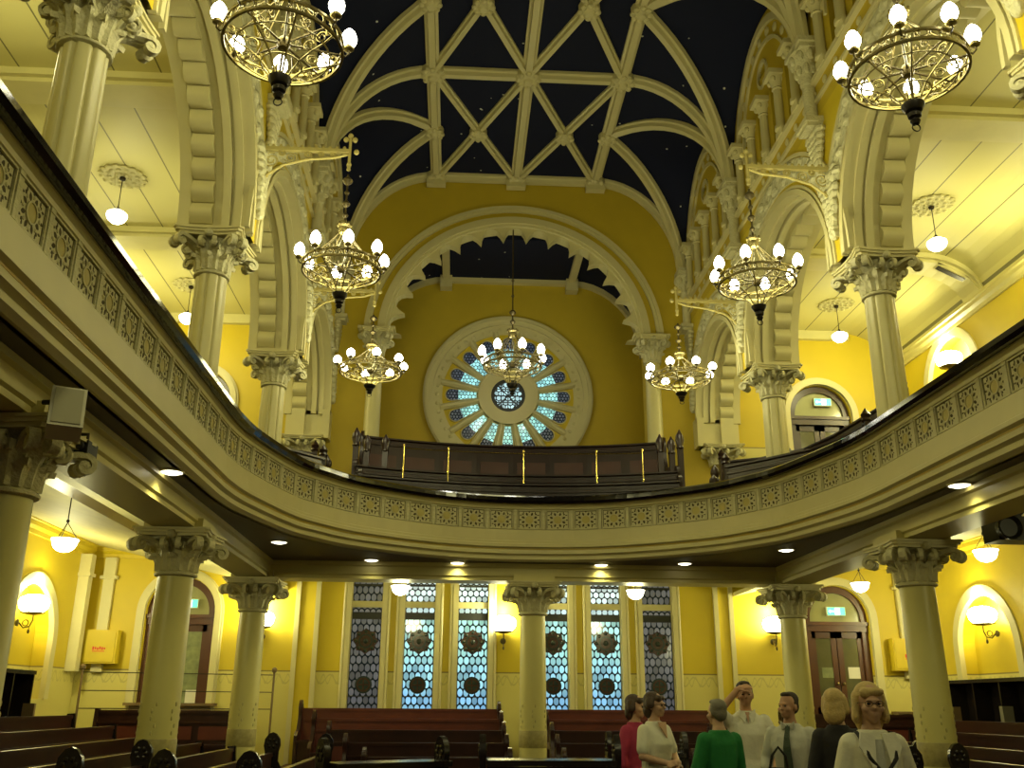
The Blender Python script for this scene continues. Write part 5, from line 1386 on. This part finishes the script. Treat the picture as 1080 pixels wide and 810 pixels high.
def person(x, y, rz, H, label, top, legs, hair, skin='skin', female=False, arms=None, head_yaw=0, head_pitch=0, sleeve='short', extras=None, coat=False, hairlen=0, bulk=1.0, shoes=None, glasses=False):
    """figure facing -y at rz = 0; arms = [(elbow, wrist, finger dir, palm normal)] right hand first (x < 0)"""
    k = H / 1.72
    r = empty('person', (x, y, FZ), rz, label, 'person')
    S = lambda p: Vector(p) * k
    sh = (.148 if female else .172) * bulk; hipw = .16 if female else .155
    body = MB()
    cw = (.135 if female else .155) * bulk
    tors = [(0, .0, .84, hipw * 1.0, .11), (0, .0, .92, hipw * 1.05, .115), (0, 0, 1.02, .135 * bulk, .10 * bulk), (0, -.005, 1.12, .135 * bulk, .105 * bulk), (0, -.01, 1.24, cw, .115 * bulk), (0, 0, 1.33, cw * 1.03, .105), (0, .008, 1.375, sh * .92, .082), (0, .012, 1.41, sh * .62, .068), (0, .014, 1.45, .062, .058), (0, .012, 1.48, .054, .054)]
    loft(body, [(a * k, b * k, c * k, d * k, e * k) for a, b, c, d, e in tors])
    chain(body, [S((0, .015, 1.42)), S((0, .0, 1.53))], [.056 * k, .052 * k])
    for s in (-1, 1):
        chain(body, [S((s * .085, 0, .88)), S((s * .095, -.01, .48)), S((s * .10, .02, .09))], [.082 * k, .056 * k, .040 * k])
        chain(body, [S((s * .10, .04, .05)), S((s * .105, -.06, .035)), S((s * .11, -.13, .025))], [.040 * k, .038 * k, .03 * k])
    arms = arms or [((-.205, .03, 1.12), (-.21, -.05, .89), (0, -.1, -1), (1, 0, 0)), ((.205, .03, 1.12), (.21, -.05, .89), (0, -.1, -1), (-1, 0, 0))]
    for s, (el, wr, fd, pn) in zip((-1, 1), arms):
        chain(body, [S((s * (sh - .012), .012, 1.358)), S(el), S(wr)], [.05 * k, .040 * k, .027 * k])
        hand(body, S(wr), fd, pn, -s if Vector(fd).z < 0 else s)
    # head
    hm = Matrix.Rotation(head_yaw, 3, 'Z') @ Matrix.Rotation(head_pitch, 3, 'X'); hc = S((0, -.012, 1.605))
    def HP(p): return hc + hm @ (Vector(p) * k)
    def hb(mb, c, rr, nu=16, nv=12): mb.ball(HP(c), tuple(q * k for q in rr), nu, nv, 0, hm)
    hb(body, (0, .012, .02), (.074, .092, .095)); hb(body, (0, -.030, -.035), (.060, .062, .078)); hb(body, (0, -.055, -.085), (.034, .030, .028))
    hb(body, (0, -.09, -.025), (.012, .020, .024), 10, 8); hb(body, (0, -.104, -.032), (.015, .012, .011), 10, 8); hb(body, (0, -.085, .012), (.05, .014, .012), 10, 8)
    hb(body, (0, -.084, -.062), (.026, .012, .008), 10, 8); hb(body, (0, -.082, -.074), (.021, .012, .008), 10, 8)
    for s in (-1, 1): hb(body, (s * .077, .012, -.018), (.011, .020, .032), 10, 8); hb(body, (s * .042, -.062, -.035), (.026, .022, .022), 10, 8)
    b = body.build('body', M[skin], r, fix=False); remesh(b, .0075, 2)
    eyes = MB()
    for s in (-1, 1): hb(eyes, (s * .030, -.083, -.006), (.012, .008, .007), 8, 6)
    eyes.build('eyes', M['black'], r)
    # hair
    h = MB()
    if hairlen == 0:
        hb(h, (0, .040, .052), (.079, .082, .072)); hb(h, (0, .060, -.005), (.070, .058, .075)); hb(h, (0, -.02, .095), (.055, .05, .025))
        for s in (-1, 1): hb(h, (s * .068, .030, .01), (.014, .040, .045))
    else:
        hb(h, (0, .034, .048), (.083, .090, .080)); hb(h, (0, .060, -.02), (.083, .062, .10))
        for s in (-1, 1):
            for j in range(5): hb(h, (s * (.077 + .003 * j), .026 - .003 * j, .03 - hairlen * .05 * j), (.024, .046, .042))
        hb(h, (0, .065, -.04 - hairlen * .10), (.088, .058, .07 + hairlen * .05)); hb(h, (.02, -.062, .062), (.06, .03, .028)); hb(h, (-.035, -.055, .055), (.04, .03, .035))
    ho = h.build('hair', M[hair], r, fix=False); remesh(ho, .010, 3)
    # clothes
    c = MB(); g = .012 if not coat else .020
    zb = .80 if coat else .86
    tr = [(0, 0, zb, hipw * 1.05 + g + (.02 if coat else 0), .125 + g), (0, 0, .93, hipw * 1.05 + g, .125 + g)] + [(a, b_, z, rx + g, ry + g) for a, b_, z, rx, ry in tors[2:8]] + [(0, .014, 1.452, .064 + g, .060 + g)]
    if female and not coat:
        tr[4] = (0, -.018, 1.24, cw + g, .13 + g)
    loft(c, [(a * k, b_ * k, z * k, d * k, e * k) for a, b_, z, d, e in tr])
    for s, (el, wr, fd, pn) in zip((-1, 1), arms):
        a = S((s * (sh - .012), .012, 1.358)); e_ = S(el); w_ = S(wr)
        if sleeve == 'long': chain(c, [a, e_, e_.lerp(w_, .93)], [.05 * k + g + .008, .046 * k + g, .038 * k + g * .7])
        elif sleeve == 'elbow': chain(c, [a, e_, e_.lerp(w_, .35)], [.05 * k + g + .008, .046 * k + g, .046 * k + g])
        else: chain(c, [a, a.lerp(e_, .72)], [.05 * k + g + .006, .052 * k + g])
    co = c.build('jacket' if coat else 'shirt', M[top], r, fix=False); remesh(co, .011, 3)
    t = MB()
    loft(t, [(0, 0, .80 * k, hipw * k * 1.08, .118 * k), (0, 0, .90 * k, hipw * k * 1.1, .122 * k), (0, 0, 1.0 * k, .145 * k, .112 * k)])
    for s in (-1, 1): chain(t, [S((s * .085, 0, .86)), S((s * .095, -.005, .48)), S((s * .10, .02, .10))], [.10 * k, .075 * k, .062 * k])
    to = t.build('trousers', M[legs], r, fix=False); remesh(to, .014, 2)
    f = MB()
    for s in (-1, 1): chain(f, [S((s * .10, .045, .045)), S((s * .105, -.06, .04)), S((s * .11, -.135, .032))], [.047 * k, .046 * k, .036 * k])
    fo = f.build('shoes', M['black'], r, fix=False); remesh(fo, .012, 1)
    if glasses:
        gl = MB()
        for s in (-1, 1):
            gl.tube([HP((s * .032 + .022 * cos(q), -.100, -.006 + .017 * sin(q))) for q in [2 * pi * j / 14 for j in range(14)]], .0018, 5, closed=True)
            gl.tube([HP((s * .054, -.098, 0)), HP((s * .079, -.04, 0)), HP((s * .080, .01, -.006))], .0018, 5)
        gl.tube([HP((-.01, -.102, -.004)), HP((.01, -.102, -.004))], .003, 5); gl.build('glasses', M['iron'], r)
    if extras: extras(r, S, k, HP)
    return r
for n, c in (('cloth_white', (.80, .78, .64)), ('cloth_offwhite', (.80, .78, .62)), ('cloth_grey', (.60, .60, .52)), ('cloth_green', (.012, .20, .045)), ('cloth_black', (.016, .015, .017)), ('cloth_pink', (.42, .035, .10)),
             ('cloth_dark', (.035, .033, .035)), ('cloth_beige', (.50, .45, .30)), ('hair_blonde', (.60, .44, .17)), ('hair_grey', (.20, .185, .14)), ('hair_brown', (.055, .03, .016)), ('hair_dark', (.03, .02, .014)), ('tie_green', (.06, .085, .06))):
    M[n] = paint(n, c, .8 if 'hair' not in n else .55, var=.22 if 'hair' in n else .12, vscale=14 if 'hair' not in n else 30, bump=.3, bscale=14 if 'cloth' in n else 70)
FACE = lambda deg: radians(deg)
def px(x, Y):       # where a pixel column meets a depth at eye level
    return (x - 478.6) / 992.0 * Y * 1.0
def straps(r, S, k, HP):
    m = MB()
    for e in (-1, 1): m.tube([S((e * .085, .07, 1.43)), S((e * .10, -.03, 1.435)), S((e * .095, -.105, 1.39)), S((e * .075, -.170, 1.30)), S((0, -.182 - .006 * e, 1.20)), S((-e * .09, -.170, 1.06)), S((-e * .16, -.145, .96))], .012, 6)
    m.build('bag_strap', M['cloth_black'], r)
    m = MB(); loft(m, [(-.03 * k, -.125 * k, .98 * k, .045 * k, .022), (-.02 * k, -.122 * k, 1.2 * k, .05 * k, .03), (0, -.08 * k, 1.40 * k, .055 * k, .035)]); o = m.build('blouse', M['cloth_grey'], r, fix=False)
    m = MB()
    for s in (-1, 1): m.prism([(s * .02, 1.43), (s * .10, 1.44), (s * .12, 1.36), (s * .05, 1.22)], lambda u, w, d: S((u, d - (1.45 - w) * .35, w)), -.115, -.085)
    m.build('lapels', M['cloth_white'], r)
def tie(r, S, k, HP):
    m = MB(); pr = [(.022, 1.435, -.080), (.018, 1.40, -.100), (.024, 1.33, -.140), (.032, 1.25, -.160), (.038, 1.13, -.152), (.044, 1.0, -.142), (.004, .95, -.140)]
    vs = [S((e * w_, y_ + d, z_)) for w_, z_, y_ in pr for d in (0, .014) for e in (-1, 1)]
    fs = []
    for q in range(len(pr) - 1):
        a = q * 4; fs += [(a, a + 1, a + 5, a + 4), (a + 2, a + 6, a + 7, a + 3), (a, a + 4, a + 6, a + 2), (a + 1, a + 3, a + 7, a + 5)]
    m.add(vs, fs); m.build('tie', M['tie_green'], r)
    m = MB(); 
    for s in (-1, 1): m.prism([(0, 1.425), (s * .065, 1.47), (s * .055, 1.39)], lambda u, w, d: S((u, d, w)), -.085, -.070)
    m.build('collar', M['cloth_grey'], r)
def vneck(r, S, k, HP):
    m = MB(); m.prism([(-.055, 1.445), (.055, 1.445), (0, 1.30)], lambda u, w, d: S((u, d - (1.46 - w) * .42, w)), -.090, -.075); m.build('neckline', M['skin'], r)
def collar(r, S, k, HP):
    m = MB()
    for s in (-1, 1): m.prism([(0.01 * s, 1.41), (s * .075, 1.47), (s * .075, 1.40), (s * .03, 1.345)], lambda u, w, d: S((u, d - (1.47 - w) * .3, w)), -.088, -.070)
    m.build('collar', M['cloth_white'], r)
    m = MB(); m.prism([(-.02, 1.44), (.02, 1.44), (0, 1.34)], lambda u, w, d: S((u, d - (1.46 - w) * .35, w)), -.088, -.080); m.build('open_neck', M['skin2'], r)
front_clasp = [((-.22, -.03, 1.13), (-.05, -.22, 1.07), (.9, -.3, 0), (0, .6, -.6)), ((.22, -.03, 1.13), (.04, -.24, 1.08), (-.9, -.2, 0), (0, .6, -.6))]
P = [
 ('pink', px(673, 10.3), 10.3, 40, 1.71), ('white', px(689, 9.8), 9.8, 35, 1.73), ('green', px(758, 8.9), 8.9, 200, 1.66), ('raise', px(786, 10.1), 10.1, -8, 1.85), ('tie', px(835, 9.1), 9.1, -35, 1.73), ('black', px(879, 7.9), 7.9, 160, 1.74), ('jacket', px(915, 6.0), 6.0, -8, 1.745)]
XP = dict(pink=.75, white=.85, green=1.24, raise_=1.86, tie=1.97, black=1.95, jacket=1.42)
PX = {n: (XP.get(n, XP.get(n + '_')), y, rz, h) for n, x, y, rz, h in P}
def pp_(n): return PX[n][0], PX[n][1], radians(PX[n][2]), PX[n][3]
x, y, rz, h = pp_('pink'); person(x, y, rz, h, 'dark haired woman in a pink top standing behind the woman in white', 'cloth_pink', 'cloth_beige', 'hair_brown', female=True, sleeve='elbow', hairlen=.25, head_yaw=.3)
x, y, rz, h = pp_('white'); person(x, y, rz, h, 'woman in a white short-sleeved blouse with hands clasped, looking right', 'cloth_white', 'cloth_white', 'hair_brown', female=True, arms=front_clasp, hairlen=.15, head_yaw=.35, glasses=True, extras=vneck, bulk=1.06)
x, y, rz, h = pp_('green'); person(x, y, rz, h, 'grey haired man in a green jacket seen from behind', 'cloth_green', 'cloth_dark', 'hair_grey', coat=True, sleeve='long', bulk=1.0,
   arms=[((-.225, -.02, 1.13), (-.16, -.22, 1.05), (.3, -.9, 0), (.6, 0, -.5)), ((.225, -.02, 1.13), (.16, -.22, 1.05), (-.3, -.9, 0), (-.6, 0, -.5))])
x, y, rz, h = pp_('raise'); person(x, y, rz, h, 'man in a white polo shirt raising a hand to his forehead', 'cloth_white', 'cloth_dark', 'hair_dark', 'skin2', extras=collar, bulk=1.06,
   arms=[((-.27, -.16, 1.44), (-.085, -.17, 1.645), (.75, .05, .25), (.1, .6, -.8)), ((.27, .0, 1.13), (.20, -.16, .96), (-.2, -.6, -.5), (-.8, 0, .1))])
x, y, rz, h = pp_('tie'); person(x, y, rz, h, 'man in a grey shirt with a dark green tie', 'cloth_grey', 'cloth_dark', 'hair_dark', 'skin2', extras=tie, sleeve='elbow', head_yaw=-.35, bulk=1.05,
   arms=[((-.25, .03, 1.13), (-.22, -.12, .93), (.1, -.5, -.8), (.9, 0, 0)), ((.26, .0, 1.12), (.20, -.22, 1.03), (-.2, -.9, -.1), (-.6, 0, -.6))])
x, y, rz, h = pp_('black'); person(x, y, rz, h, 'blonde woman in a black top seen from behind', 'cloth_black', 'cloth_black', 'hair_blonde', female=True, sleeve='long', hairlen=.35, head_yaw=-.3)
x, y, rz, h = pp_('jacket'); person(x, y, rz, h, 'blonde woman in a white jacket with crossed black straps and glasses', 'cloth_offwhite', 'cloth_beige', 'hair_blonde', female=True, coat=True, sleeve='long', hairlen=.55, glasses=True, extras=straps, bulk=.94)
bg = empty('backpack', (1.68, 8.7, FZ + .72), label='dark backpack held in front of the man in the polo shirt', cat='bag')
mb = MB(); loft(mb, [(0, 0, 0, .13, .07), (0, 0, .12, .15, .09), (0, 0, .3, .13, .08), (0, 0, .38, .07, .05)]); o = mb.build('pouch', M['cloth_dark'], bg, fix=False); remesh(o, .014, 2)
mb = MB(); mb.tube([(-.09, -.06, .32), (-.06, -.09, .48), (.0, -.09, .55), (.06, -.09, .48), (.09, -.06, .32)], .012, 6); mb.build('handle', M['cloth_black'], bg)

# ------------------------------------------------------------------ world, camera
w = bpy.data.worlds.new('world'); SC.world = w; w.use_nodes = True
w.node_tree.nodes['Background'].inputs[0].default_value = (.9, .8, .5, 1); w.node_tree.nodes['Background'].inputs[1].default_value = .05
cam = bpy.data.cameras.new('camera'); co = bpy.data.objects.new('camera', cam); COL.objects.link(co); SC.camera = co
cam.sensor_width = 36; cam.lens = 992.027 / 1080 * 36
pitch, yaw, roll = radians(18.855), radians(3.228), radians(.383)
fw = Vector((sin(yaw) * cos(pitch), cos(yaw) * cos(pitch), sin(pitch))); rt = Vector((cos(yaw), -sin(yaw), 0)); up_ = rt.cross(fw)
r2 = rt * cos(roll) + up_ * sin(roll); u2 = up_ * cos(roll) - rt * sin(roll)
co.matrix_world = Matrix((( r2.x, u2.x, -fw.x, -1.143), (r2.y, u2.y, -fw.y, 0), (r2.z, u2.z, -fw.z, 0), (0, 0, 0, 1)))
SC.view_settings.view_transform = 'Standard'; SC.view_settings.look = 'None'; SC.view_settings.exposure = 0.0; SC.view_settings.gamma = 1
SC.view_settings.use_curve_mapping = False
SC.cycles.max_bounces = 6; SC.cycles.diffuse_bounces = 3; SC.cycles.glossy_bounces = 3; SC.cycles.sample_clamp_indirect = 4.0; SC.cycles.use_denoising = True
